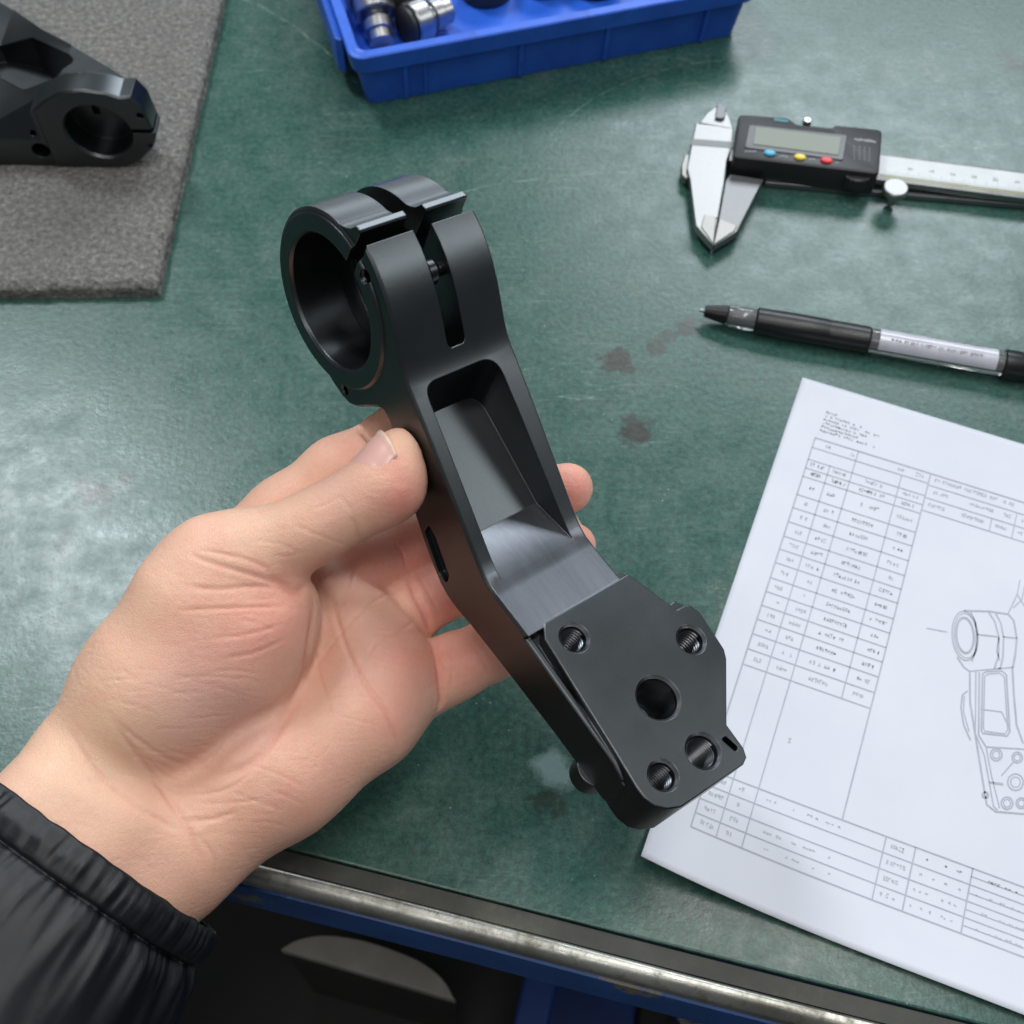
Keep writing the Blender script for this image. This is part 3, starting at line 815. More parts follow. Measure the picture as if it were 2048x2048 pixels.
def build_nail(base, tip, N, half_deg, over, lift=0.10):
    """base/tip: points on the finger's core axis (camera mm); N: direction the nail faces"""
    base, tip, N = (np.array(q, float) for q in (base, tip, N))
    A = tip - base; L = np.linalg.norm(A); A /= L; N -= N @ A * A; N /= np.linalg.norm(N); T = np.cross(A, N)
    na, nb = 20, 18; vs = []; cols = []; R = np.zeros((na + 1, nb + 1))
    for i in range(na + 1):
        for j in range(nb + 1):
            be = math.radians(half_deg) * (2 * j / nb - 1); D = math.cos(be) * N + math.sin(be) * T
            c = base + A * (L * i / na)
            h = HBVH.ray_cast(Vector(c + D * 22), Vector(-D))
            R[i, j] = 22 - h[3] if h[0] is not None and h[3] < 21 else np.nan
    j = np.linspace(-1, 1, nb + 1); good = []
    for i in range(na + 1):
        ok = ~np.isnan(R[i])
        good.append(np.polyfit(j[ok], R[i][ok], 2) if ok.sum() > 6 else None)
    for i in range(na + 1):
        if good[i] is None: good[i] = good[i - 1]
    lim = int(na * (1 - over)); P0 = np.array(good[:lim]).mean(0)
    for i in range(na + 1):
        s = i / na
        for jj in range(nb + 1):
            q = j[jj]
            r = 0.6 * np.polyval(P0, q) + 0.4 * np.polyval(good[min(i, lim)], q) + lift - 0.35 * abs(q) ** 4 - (0.45 * (1 - s / 0.10) if s < 0.10 else 0)
            be = math.radians(half_deg) * q; D = math.cos(be) * N + math.sin(be) * T
            # rounded free edge and cuticle
            a_ = s * L * (1 - 0.16 * q * q) if s > 0.5 else s * L + (1 - 2 * s) * 0.12 * L * q * q
            vs.append(base + A * a_ + D * r)
            w = 1 if s > 1 - over * 0.8 else 0
            lun = max(0, 1 - ((s - 0.0) / 0.22) ** 2 - q * q * 1.2)
            c = np.array([0.80, 0.46, 0.40]) * (1 - w) + np.array([0.80, 0.55, 0.44]) * w
            c = c * (1 - 0.5 * lun) + np.array([0.84, 0.62, 0.56]) * 0.5 * lun
            cols.append((*c, 1))
    fs = [(i * (nb + 1) + k, i * (nb + 1) + k + 1, (i + 1) * (nb + 1) + k + 1, (i + 1) * (nb + 1) + k) for i in range(na) for k in range(nb)]
    me = mesh(cam2world(np.array(vs)), fs)
    at_ = me.color_attributes.new('nail', 'FLOAT_COLOR', 'POINT')
    at_.data.foreach_set('color', np.array(cols, np.float32).ravel())
    o = link('finger_nail', me, M_NAIL, hand, smooth=True)
    s = o.modifiers.new('t', 'SOLIDIFY'); s.thickness = 0.0004; s.offset = -1
    return o
build_nail(hp(1285, 372, 342), hp(1418, 200, 342), (-0.60, -0.48, -0.66), 56, 0.075)
build_nail(hp(1900, 375, 397), hp(2052, 325, 396), (0.25, 0.05, 0.97), 55, 0.22)
build_nail(hp(1920, 570, 391), hp(2068, 538, 390), (0.25, 0.05, 0.97), 55, 0.22)
build_nail(hp(1680, 85, 378), hp(1836, 28, 382), (0.25, 0.05, 0.97), 55, 0.22)

# ------------------------------------------------------------------ jacket sleeve
def mat_nylon():
    t = NT('black_nylon'); co = t.coord(); t.set(Roughness=0.36)
    n = t.noise(28, 4, .6, co)
    t.link(t.ramp(n, [(0.3, (0.0055, 0.0058, 0.0075)), (0.7, (0.009, 0.0096, 0.012))]), t.p.inputs['Base Color'])
    t.p.inputs['Specular IOR Level'].default_value = 0.42
    t.p.inputs['Sheen Weight'].default_value = 0.0; t.p.inputs['Sheen Roughness'].default_value = 0.4
    w1 = t.node('ShaderNodeTexWave', bands_direction='X'); w1.inputs['Scale'].default_value = 1500
    w2 = t.node('ShaderNodeTexWave', bands_direction='Y'); w2.inputs['Scale'].default_value = 1500
    t.link(co, w1.inputs['Vector']); t.link(co, w2.inputs['Vector'])
    h = t.math('ADD', t.math('MULTIPLY', t.math('ADD', w1.outputs['Fac'], w2.outputs['Fac']), 0.12), t.noise(90, 5, .65, co))
    t.bump(h, 0.22, 0.0005); return t.m
M_NYLON = mat_nylon()
SL_A = np.array([-0.54, 0.76, -0.36]); SL_A /= np.linalg.norm(SL_A)
SL_1 = np.array([0.84, 0.54, 0.0]); SL_1 -= SL_1 @ SL_A * SL_A; SL_1 /= np.linalg.norm(SL_1)
SL_2 = np.cross(SL_A, SL_1)
if SL_2[2] > 0: SL_2 = -SL_2
SL_C = np.array([(188 - 1024) / FPX * 338, (1690 - 1024) / FPX * 338, 338.0])
def sleeve_pt(s, th, inner=0.0):
    # radius along the sleeve: rim, gathered elastic band, pinched seam, puffed body
    prof = np.interp(s, [0, 1.2, 5, 9.6, 10.6, 11.6, 15, 22, 34, 60, 160], [0.985, 1.01, 1.035, 1.02, 0.985, 1.02, 1.075, 1.12, 1.165, 1.22, 1.30])
    c, q = math.cos(th), math.sin(th)
    arc = th * 40
    g = noise.noise((arc / 2.6, s / 22, 1.7)) + 0.6 * noise.noise((arc / 1.5, s / 14, 8.1))
    gb = noise.noise((arc / 7.5, s / 30, 3.3)); fold = 1 - abs(noise.noise((arc / 9.0 + s * 0.02, s / 45, 6.0)))
    if s < 10.6: amp = 0.85 * math.sin(math.pi * min(1, (s + 1.5) / 12)); r = amp * g
    else:
        k = math.exp(-(s - 10.6) / 11); r = 1.0 * g * k + 2.2 * gb * math.exp(-(s - 10.6) / 34) + 1.8 * (fold - 0.8) * math.exp(-(s - 10.6) / 60)
    r += 2.2 * noise.noise((math.cos(th) * 1.3, math.sin(th) * 1.3, s / 40))
    shift = 0.4 * noise.noise((arc / 4.0, 2.0, 0.5)) * math.exp(-s / 6)
    R1 = 43.0 * prof + r - inner; R2 = 35.5 * prof + r - inner
    return SL_C + SL_A * (s + shift) + SL_1 * (R1 * c) + SL_2 * (R2 * q)
def build_sleeve():
    NT_ = 420; ss = [0, .5, 1.2, 2.2, 3.4, 4.6, 5.8, 7, 8.2, 9.2, 9.9, 10.3, 10.6, 10.9, 11.4, 12.2, 13.2, 14.4, 16, 18, 20.5, 23, 26, 30, 34, 39, 45, 52, 60, 72, 90, 115, 150]
    rows = [(s, 0) for s in ss]
    inner = [(8, 2.2), (4, 2.0), (1.5, 1.7), (0.4, 1.0)]
    rows = inner + rows
    vs = []
    for s, inn in rows:
        for k in range(NT_): vs.append(sleeve_pt(s, 2 * math.pi * k / NT_, inn))
    fs = [(i * NT_ + k, i * NT_ + (k + 1) % NT_, (i + 1) * NT_ + (k + 1) % NT_, (i + 1) * NT_ + k) for i in range(len(rows) - 1) for k in range(NT_)]
    me = mesh(cam2world(np.array(vs)), fs)
    sl = link('jacket_sleeve', me, M_NYLON, hand, smooth=True)
    # stitches sunk in the seam
    sv = []; sf = []; n = 118
    for k in range(n):
        th = 2 * math.pi * k / n
        p = sleeve_pt(10.6, th + .006); q = sleeve_pt(10.7, th + 0.028)
        c = SL_C + SL_A * 10.6; rad = (p - c); rad /= np.linalg.norm(rad); a = SL_A
        for e, f_ in ((p, 1), (q, 1)):
            for da, dr in ((-.22, -.3), (.22, -.3), (.22, .22), (-.22, .22)): sv.append(e + a * da + rad * dr)
        b = k * 8
        sf += [(b, b + 1, b + 2, b + 3), (b + 4, b + 7, b + 6, b + 5)] + [(b + i, b + 4 + i, b + 4 + (i + 1) % 4, b + (i + 1) % 4) for i in range(4)]
    st = link('seam_stitching', mesh(cam2world(np.array(sv)), sf), mat_simple('black_thread', (0.010, 0.010, 0.012), 0.7), sl)
    tag(st, kind='stuff')
    # lengthwise sewn seam on the sleeve's underside edge
    return sl
build_sleeve()
# ------------------------------------------------------------------ foam mat
def mat_foam():
    t = NT('grey_foam'); co = t.coord(); t.set(Roughness=0.95)
    t.p.inputs['Specular IOR Level'].default_value = 0.15
    n = t.noise(380, 6, .78, co); b = t.noise(22, 5, .6, co)
    v = t.node('ShaderNodeTexVoronoi'); v.inputs['Scale'].default_value = 430; t.link(co, v.inputs['Vector'])
    c = t.ramp(n, [(0.28, (0.075, 0.073, 0.069)), (0.5, (0.195, 0.190, 0.178)), (0.72, (0.40, 0.39, 0.365))])
    c = t.mix(t.ramp(b, [(0.45, (0, 0, 0)), (0.8, (0.45, 0.45, 0.45))]), c, (0.13, 0.127, 0.12))
    t.link(c, t.p.inputs['Base Color'])
    h = t.math('ADD', n, t.math('MULTIPLY', v.outputs['Distance'], 0.7))
    t.bump(h, 0.9, 0.0014); return t.m
FT = 0.008
def build_mat():
    c0 = at(308, 566, FT); cr = at(440, -10, FT); cl = at(-60, 573, FT)
    dr = (cr - c0).normalized(); dl = (cl - c0).normalized()
    nx, ny = 110, 170; W_, L_ = 0.20, 0.27
    vs = []; fs = []
    def P(a, b, z):
        p = c0 + dl * a + dr * b; return Vector((p.x, p.y, z))
    for j in range(ny + 1):
        for i in range(nx + 1):
            a, b = W_ * i / nx, L_ * j / ny
            e = min(a, b)
            z = FT - 0.0022 * math.exp(-e / 0.0016) + 0.00025 * noise.noise((a * 500, b * 500, 0)) + 0.0004 * noise.noise((a * 90, b * 90, 3))
            wa = 0.0010 * noise.noise((b * 130, 4, 0)) * math.exp(-a / .004) ; wb = 0.0010 * noise.noise((a * 130, 9, 0)) * math.exp(-b / .004)
            vs.append(P(a + wa, b + wb, z))
    for j in range(ny):
        for i in range(nx):
            k = j * (nx + 1) + i; fs.append((k, k + 1, k + nx + 2, k + nx + 1))
    # side skirts with a slightly torn bulge
    def skirt(ids, out):
        prev = ids
        for s, zz, bul in ((1, FT * .62, .0007), (2, FT * .3, .0003), (3, 0.0002, 0.0008)):
            cur = []
            for q in ids:
                p = vs[q].copy(); p.z = zz; p += (out if q else -(dr + dl)) * (bul + 0.0006 * noise.noise((p.x * 200, p.y * 200, zz * 900))); vs.append(p); cur.append(len(vs) - 1)
            for a_, b_, c_, d_ in zip(prev[:-1], prev[1:], cur[1:], cur[:-1]): fs.append((a_, b_, c_, d_))
            prev = cur
    skirt([i for i in range(nx + 1)], -dr.normalized()); skirt([j * (nx + 1) for j in range(ny + 1)], -dl.normalized())
    o = link('foam_mat', mesh(vs, fs), mat_foam(), smooth=True)
    tag(o, 'thick grey foam mat at the back left corner under a second bracket', 'foam mat')
build_mat()

# ------------------------------------------------------------------ second bracket lying on the mat
def build_bracket2():
    org = at(210, 333, FT); d = (at(-40, 330, FT) - org).normalized(); xr = -d; nb = Vector((-xr.y, xr.x, 0))
    M2 = Matrix.Identity(4)                    # x along the wall to the right, y away, z up
    for i in range(3): M2[i][0], M2[i][1], M2[i][2], M2[i][3] = xr[i], nb[i], (0, 0, 1)[i], org[i]
    root = empty('machined_bracket', M2)
    tag(root, 'dark machined bracket lying on the grey foam mat', 'bracket')
    inv = M2.inverted()
    ztop = lambda x: 36 if x > -12 else max(16.0, 36 + 0.46 * (x + 12))
    def tp(x, y):                              # photo point on the sloping top face -> plan mm
        h = 34.0
        for _ in range(25):
            p = inv @ at(x / 3.115, y / 3.115, FT + h / 1000); h = 0.5 * h + 0.5 * ztop(p.x * 1000)
        return (p.x * 1000, p.y * 1000)
    far = [tp(-60, -25), tp(90, 60), tp(260, 180), tp(460, 290), tp(560, 350), tp(690, 425)]
    plan = [(24, 0), (-120, 0), (-120, far[0][1])] + far + [(24, 9)]
    side = [(6, 0.3), (17, 4.5), (24.5, 12.5), (26.5, 18), (26, 36), (-12, 36), (-55.5, 16), (-125, 16), (-125, 0.3)]
    body = boolean(prism(rpoly(plan, 1.5, 3), -5, 60), prism(side, -20, 160, axes=(0, 2, 1)), 'INTERSECT')
    ring = [(6, 0.2), (17, 4), (25, 12), (27.5, 18), (25.5, 34), (22, 40), (17, 39.4), (12, 41.5), (2, 43), (-8, 41.5), (-16, 37), (-22, 32), (-22, 0.2)]
    body = boolean(body, prism(ring, -1, 12, axes=(0, 2, 1), bevel=0.9), 'UNION')
    body = boolean(body, lathe([(14.9, -5), (14.9, -1.0), (14.0, 0.2), (14.0, 11)], 72, 1, (3.0, 0, 20.5)), 'DIFFERENCE')
    body = boolean(body, box(12, 48, -5, 11.5, 20.2, 22.4), 'DIFFERENCE')
    pk = [tp(-80, 300), tp(0, 285), tp(200, 232), tp(472, 375), tp(340, 488), tp(150, 558), tp(0, 478), tp(-80, 430)]
    body = boolean(body, prism(rpoly(pk, [1, 1, 3, 4, 3, 3, 1, 1], 5), 7, 70), 'DIFFERENCE')
    # milled facets along the near top edge
    body = boolean(body, prism([(-3, 70), (-3, 8), (12, 40), (12, 70)], -160, -24, axes=(1, 2, 0)), 'DIFFERENCE')
    for x, y in ((490, 475), (545, 518)):
        h = tp(x, y); body = boolean(body, lathe([(1.8, 20), (1.8, 70)], 20, 2, (h[0], h[1], 0)), 'DIFFERENCE')
    for x, z, r in ((-26, 9, 4.0), (-27, 17.5, 1.4), (23.5, 30, 1.4), (24, 13, 1.5), (-48, 6, 2.0)):
        body = boolean(body, lathe([(r + .4, -3), (r, 0.5), (r, 12)], 24, 1, (x, 0, z)), 'DIFFERENCE')
    shade(body, 28); body.transform(Matrix.Scale(0.001, 4))
    link('body', body, M_ANOD, root)

# ------------------------------------------------------------------ blue tray with fittings
def mat_blueplastic():
    t = NT('blue_plastic'); co = t.coord(); t.set(Roughness=0.42)
    n = t.noise(26, 7, .7, co); m_ = t.noise(110, 5, .7, co)
    c = t.ramp(n, [(0.3, (0.012, 0.085, 0.52)), (0.65, (0.026, 0.145, 0.72))])
    c = t.mix(t.ramp(m_, [(0.60, (0, 0, 0)), (0.78, (0.55, 0.55, 0.55))]), c, (0.02, 0.04, 0.12))
    t.link(c, t.p.inputs['Base Color']); t.bump(m_, 0.15, 0.0004); return t.m
M_STEEL = mat_simple('bright_steel', (0.40, 0.40, 0.40), 0.32, 1.0, nscale=90, bevel=0.0004)
M_SATIN = mat_simple('satin_steel', (0.30, 0.30, 0.295), 0.42, 1.0, nscale=120, bevel=0.0003)
M_BLACKP = mat_simple('black_plastic', (0.018, 0.018, 0.020), 0.42, bump=0.2, bdist=0.0002, bscale=900, bevel=0.0006)
build_bracket2()

TA = at(736, 210); TB = at(1470, 70)
tx = (TB - TA).normalized(); ty = Vector((-tx.y, tx.x, 0))
TM = Matrix.Identity(4)
for i in range(3): TM[i][0], TM[i][1], TM[i][2], TM[i][3] = tx[i], ty[i], (0, 0, 1)[i], TA[i]
TW, TD, THH = (TB - TA).length * 1000, 130.0, 32.0
def build_tray():
    root = empty('parts_tray', TM); M_BP = mat_blueplastic()
    tag(root, 'blue plastic parts tray holding steel fittings at the back of the bench', 'tray')
    def rr(x0, x1, y0, y1, r): return rpoly([(x0, y0), (x1, y0), (x1, y1), (x0, y1)], r, 6)
    # outer wall flares outward to the rim; loops bottom -> rim -> inside floor
    loops = [(rr(0, TW, 0, TD, 6), 0.3), (rr(-3, TW + 3, -3, TD + 3, 7), 22), (rr(-3.3, TW + 3.3, -3.3, TD + 3.3, 7), 22.2), (rr(-5.6, TW + 5.6, -5.6, TD + 5.6, 8), 22.6), (rr(-6.6, TW + 6.6, -6.6, TD + 6.6, 8), THH - .6), (rr(-6.0, TW + 6.0, -6.0, TD + 6.0, 8), THH),
             (rr(-1.8, TW + 1.8, -1.8, TD + 1.8, 5), THH), (rr(-1.2, TW + 1.2, -1.2, TD + 1.2, 5), THH - .7), (rr(2.2, TW - 2.2, 2.2, TD - 2.2, 5), 3)]
    vs = []; fs = []; n = len(loops[0][0])
    for lp, z in loops: vs += [(x, y, z) for x, y in lp]
    for i in range(len(loops) - 1):
        for k in range(n): fs.append((i * n + k, i * n + (k + 1) % n, (i + 1) * n + (k + 1) % n, (i + 1) * n + k))
    fs.append(tuple(range(n))); fs.append(tuple(range((len(loops) - 1) * n, len(loops) * n)))
    me = mesh(vs, fs); shade(me, 40); me.transform(Matrix.Scale(0.001, 4))
    link('tub', me, M_BP, root)
    for x in (0.10, 0.15, 0.40, 0.63, 0.90):
        X = TW * x; w = 1.1 if x != 0.15 else 0.6
        me = prism([(-0.4, 1), (-1.6, 1), (-4.6, 22.5), (-3, 22.5)], X - w, X + w, axes=(1, 2, 0), bevel=0.2); me.transform(Matrix.Scale(0.001, 4))
        link('rib', me, M_BP, root)
    # handle lug on the left end
    me = prism(rpoly([(-6.0, 14), (-6.0, 90), (-9.5, 88), (-9.5, 17)], 2, 4), 9, 27, bevel=0.8, seg=2); me.transform(Matrix.Scale(0.001, 4))
    link('handle_lug', me, M_BP, root)
build_tray()

def fitting(px, py, h, rz, tilt, scale, label):
    p = at(px, py, h)
    root = empty('steel_fitting', Matrix.Translation(p) @ Matrix.Rotation(rz, 4, 'Z') @ Matrix.Rotation(tilt, 4, 'X'))
    tag(root, label, 'fitting', 'steel fittings in the blue tray')
    sc = Matrix.Scale(0.001 * scale, 4)
    b = lathe([(6.0, -15), (6.6, -14.4), (6.6, -2), (5.8, -1.2), (5.8, 0), (10.4, 0.2), (11, 1), (11, 9), (10.4, 9.8), (7.5, 10), (7.5, 3)], 40, 2); shade(b); b.transform(sc)
    link('sleeve', b, M_STEEL, root)
    hx = lathe([(7.2, -9.4), (8.0, -8.8), (8.0, -3.8), (7.2, -3.2)], 40, 2); shade(hx); hx.transform(sc)
    link('collar', hx, M_STEEL, root)
    rg = lathe([(7.2, 10.1), (9.6, 10.3), (9.6, 12.5), (7.2, 12.7)], 40, 2); shade(rg); rg.transform(sc); link('seal_ring', rg, M_BLACKP, root)
fitting(752, 32, 0.015, 3.4, math.radians(66), 0.95, 'steel fitting with black ring in the tray, nearest its left corner')
fitting(850, 38, 0.013, -0.9, math.radians(85), 0.95, 'tilted steel fitting in the tray, right of the one in the left corner')
fitting(728, -14, 0.016, 0.3, math.radians(75), 0.95, 'steel fitting cut by the top edge, behind the corner fitting in the tray')
fitting(815, -18, 0.016, -0.3, math.radians(75), 0.95, 'steel fitting cut by the top edge, behind the tilted fitting')
def black_cap(px, py, r, hgt, label):
    p = at(px, py, 0.004)
    o = lathe([(r, 0), (r, hgt - 1.2), (r - 1.2, hgt), (r * .62, hgt), (r * .58, hgt - 6)], 48, 2); shade(o); o.transform(Matrix.Scale(0.001, 4)); o.transform(Matrix.Translation(p))
    b = link('black_cap', o, M_BLACKP); tag(b, label, 'cap', 'black caps in the blue tray')
black_cap(972, -16, 13, 14, 'round black cap in the blue tray beside the steel fittings')
black_cap(1088, -34, 13, 14, 'round black cap in the blue tray, right of the other cap')
black_cap(1190, -36, 15, 10, 'flat dark cap in the blue tray nearest its right end')

# ------------------------------------------------------------------ digital caliper
def c7(x, y): return (1340 + x / 2.729, 180 + y / 2.729)
CA = at(*c7(1150, 417), 0.0); CB = at(*c7(1932, 517), 0.0)
cx_ = (CB - CA).normalized(); cy_ = Vector((-cx_.y, cx_.x, 0))
CM = Matrix.Identity(4)
for i in range(3): CM[i][0], CM[i][1], CM[i][2], CM[i][3] = cx_[i], cy_[i], (0, 0, 1)[i], CA[i]
CI = CM.inverted()
def cl(x, y, h):
    p = CI @ at(*c7(x, y), h * 0.001); return (p.x * 1000, p.y * 1000)
def build_caliper():
    root = empty('digital_caliper', CM); tag(root, 'digital caliper with black display housing and steel jaws', 'caliper')
    K = Matrix.Scale(0.001, 4)
    def add(name, me, mat, parent=root, ang=30):
        shade(me, ang); me.transform(K); return link(name, me, mat, parent)
    ZB0, ZB1 = 4.0, 7.4
    b0 = cl(1150, 345, ZB1); b1 = cl(1150, 490, ZB1)
    yt, yb = b0[1], b1[1]
    beam = box(-70, 130, yb, yt, ZB0, ZB1, 0.5, 2); beam = add('beam', beam, M_SATIN)
    add('scale_face', box(-60, 129, yb + 3.6, yt - 1.6, ZB1 - 0.2, ZB1 + 0.15), M_SCALE, beam)
    add('edge_stripe', box(-2, 129, yb + 2.3, yb + 2.9, ZB1 - 0.2, ZB1 + 0.12), mat_simple('olive_ink', (0.35, 0.36, 0.10), 0.5), beam)
    marks = []
    for k in range(0, 125): marks.append(box(k * 1.0 + 0.3, k * 1.0 + 0.42, yb + 3.8, yb + (5.4 if k % 5 else 7.0), ZB1 + 0.16, ZB1 + 0.2))
    mk = add('scale_graduations', join(*marks), M_INKG, beam); tag(mk, kind='stuff')
    for k in range(0, 12):
        for q in range(2):
            pass
    glyphs = []
    for k in range(1, 13):
        x = k * 9.5 + 1; y = yb + 8.2
        for q in range(3): glyphs.append(box(x + q * .8, x + q * .8 + .45, y + random.uniform(0, .8), y + random.uniform(1.4, 2.4), ZB1 + 0.16, ZB1 + 0.2))
    gk = add('scale_numerals', join(*glyphs), M_INKG, beam); tag(gk, kind='stuff')
    # display housing
    zt = 15.0
    hp_ = [cl(*p, zt) for p in ((345, 365), (1142, 458), (1160, 215), (905, 190), (880, 205), (690, 185), (640, 150), (375, 130))]
    hs = rpoly(hp_, [2, 2.5, 2.5, 1, 1, 1, 1, 3], 4)
    hous = add('display_housing', prism(hs, 2.0, zt, bevel=1.1, seg=2), M_BLACKP)
    bz = [cl(*p, zt) for p in ((405, 318), (945, 388), (968, 250), (430, 192))]
    add('display_bezel', prism(rpoly(bz, 1.5, 4), zt - 1, zt + 0.5, bevel=0.3), mat_simple('dark_grey_plastic', (0.045, 0.047, 0.05), 0.35), hous)
    gl = [cl(*p, zt) for p in ((452, 302), (918, 362), (934, 265), (465, 208))]
    add('display_glass', prism(rpoly(gl, 0.6, 3), zt - 1, zt + 0.8, bevel=0.15), mat_simple('lcd_grey_green', (0.165, 0.19, 0.145), 0.40), hous)
    for (x, y), col in (((545, 342), (0.10, 0.42, 0.62)), ((710, 364), (0.75, 0.60, 0.06)), ((855, 382), (0.72, 0.045, 0.05))):
        p = cl(x, y, zt + .6); me = lathe([(1, 0), (1, 0.7), (0.85, 1.1), (0.5, 1.3)], 28, 2)
        me.transform(Matrix.Translation((p[0], p[1], zt - .1)) @ Matrix.Diagonal((2.7, 1.8, 1, 1)))
        nm = add('button', me, mat_simple('button_plastic', col, 0.35), hous)
    # printed legends
    leg = []
    def bar(x, y, w, h_):
        p = cl(x, y, zt); leg.append(box(p[0] - w / 2, p[0] + w / 2, p[1] - h_ / 2, p[1] + h_ / 2, zt + .0, zt + .12))
    for x, y, n_, g in ((445, 335, 7, 9), (625, 362, 6, 9), (780, 378, 4, 8), (917, 398, 2, 9)):
        for k in range(n_): bar(x - n_ * g / 2 + k * g, y + random.uniform(-3, 3), 0.45, random.uniform(.5, 1.0))
    for k in range(12): bar(1010 + k * 10, 270 + k * 1.3 + random.uniform(-3, 3), 0.62, random.uniform(1.0, 1.9))
    for k in range(4):
        for j_ in range(5): bar(1005 + k * 28, 310 + j_ * 16 + k * 3, 0.5, 0.5)
    lo = add('printed_legends', join(*leg), mat_simple('grey_print', (0.33, 0.34, 0.36), 0.6), hous); tag(lo, kind='stuff')
    p = cl(606, 166, zt); add('teal_badge', box(p[0] - 3.2, p[0] + 3.2, p[1] - 0.9, p[1] + 0.9, zt, zt + .14), mat_simple('teal_print', (0.03, 0.20, 0.22), 0.5), hous)
    p = cl(750, 168, zt - 2); me = lathe([(2.0, 0), (2.0, 2.2), (1.6, 2.7)], 20, 2); me.transform(Matrix.Translation((p[0], p[1], zt - 4))); add('screw', me, M_STEEL, hous)
    # thumb roller and lock knob below the housing
    p = cl(1015, 470, 9); me = lathe([(6.6, -3.2), (7, -2.8)] + [(7, -2.2), (7, 2.2)] + [(7, 2.8), (6.4, 3.2)], 44, 2)
    bm = bmesh.new(); bm.from_mesh(me)
    for i, v in enumerate(bm.verts):
        a = math.atan2(v.co.y, v.co.x); s = 1 - 0.045 * (int(a / (2 * math.pi) * 44 + 100.5) % 2); v.co.x *= s; v.co.y *= s
    bm.to_mesh(me); bm.free(); me.transform(Matrix.Translation((p[0], p[1], 9.2))); add('thumb_roller', me, M_BLACKP, root, 20)
    p = cl(1236, 524, 12); me = lathe([(2.2, 0), (2.2, 6), (5.2, 6.2), (5.6, 6.8), (5.6, 9.0), (5.0, 9.6)], 48, 2); me.transform(Matrix.Translation((p[0], p[1], 2))); add('lock_knob', me, M_SATIN)
    # depth rod under the beam
    q0 = cl(520, 508, 2); q1 = cl(1932, 632, 2)
    add('depth_rod', prism([(q0[0], q0[1] - .9), (q1[0], q1[1] - .9), (q1[0], q1[1] + .9), (q0[0], q0[1] + .9)], 0.4, 3.4, bevel=0.3), mat_simple('grey_steel', (0.25, 0.25, 0.26), 0.35, 0.9))
    # jaws
    J = 7.4
    fj = [cl(*p, J) for p in ((235, 850), (140, 742), (108, 490), (92, 430), (115, 310), (140, 182), (250, 196), (345, 214), (340, 300), (310, 390), (300, 480), (262, 700))]
    add('fixed_jaw', prism(fj, 3.6, J + .3, bevel=0.35), M_SATIN)
    mj = [cl(*p, J) for p in ((240, 848), (366, 772), (512, 484), (330, 455), (304, 490), (266, 700))]
    add('sliding_jaw', prism(mj, 3.2, J - .3, bevel=0.35), M_SATIN2)
    tp_ = [cl(*p, J) for p in ((237, 846), (168, 752), (186, 688), (268, 698), (250, 706))]
    tq = [cl(*p, J) for p in ((238, 844), (350, 770), (366, 742), (270, 702))]
    add('jaw_tip', prism(tp_, 4.2, J + .75, bevel=0.25), M_SATIN3); add('jaw_tip', prism(tq, 4.2, J + .2, bevel=0.2), M_SATIN3)
    uj = [cl(*p, J) for p in ((160, 176), (205, 120), (258, 84), (300, 100), (326, 150), (346, 212))]
    add('inside_jaw', prism(uj, 3.8, J - .1, bevel=0.35), M_SATIN)
    uk = [cl(*p, J) for p in ((246, 160), (256, 88), (276, 84), (304, 110), (298, 158), (280, 168))]
    add('inside_jaw', prism(uk, 4.2, J + 1.3, bevel=0.3), mat_simple('dark_steel', (0.14, 0.14, 0.145), 0.4, .9))
    gr = [cl(*p, J) for p in ((118, 268), (345, 286), (345, 322), (112, 304))]
    add('jaw_groove', prism(gr, J - 1, J + .42, bevel=0.1), mat_simple('groove_grey', (0.12, 0.125, 0.12), 0.4, .8))
    ek = [cl(*p, 5) for p in ((62, 470), (60, 420), (78, 360), (104, 356), (112, 480), (84, 492))]
    add('end_stop', prism(rpoly(ek, 1.2, 4), 2, 6, bevel=0.4), M_SATIN3)
M_SATIN2 = mat_simple('grey_satin_steel', (0.21, 0.21, 0.21), 0.45, 1.0, nscale=120, bevel=0.0003)
M_SATIN3 = mat_simple('ground_steel', (0.33, 0.32, 0.30), 0.48, 1.0, nscale=120, bevel=0.0003)
M_SCALE = mat_simple('scale_silver', (0.50, 0.52, 0.52), 0.5, 0.3)
M_INKG = mat_simple('grey_ink', (0.20, 0.22, 0.23), 0.6)
build_caliper()

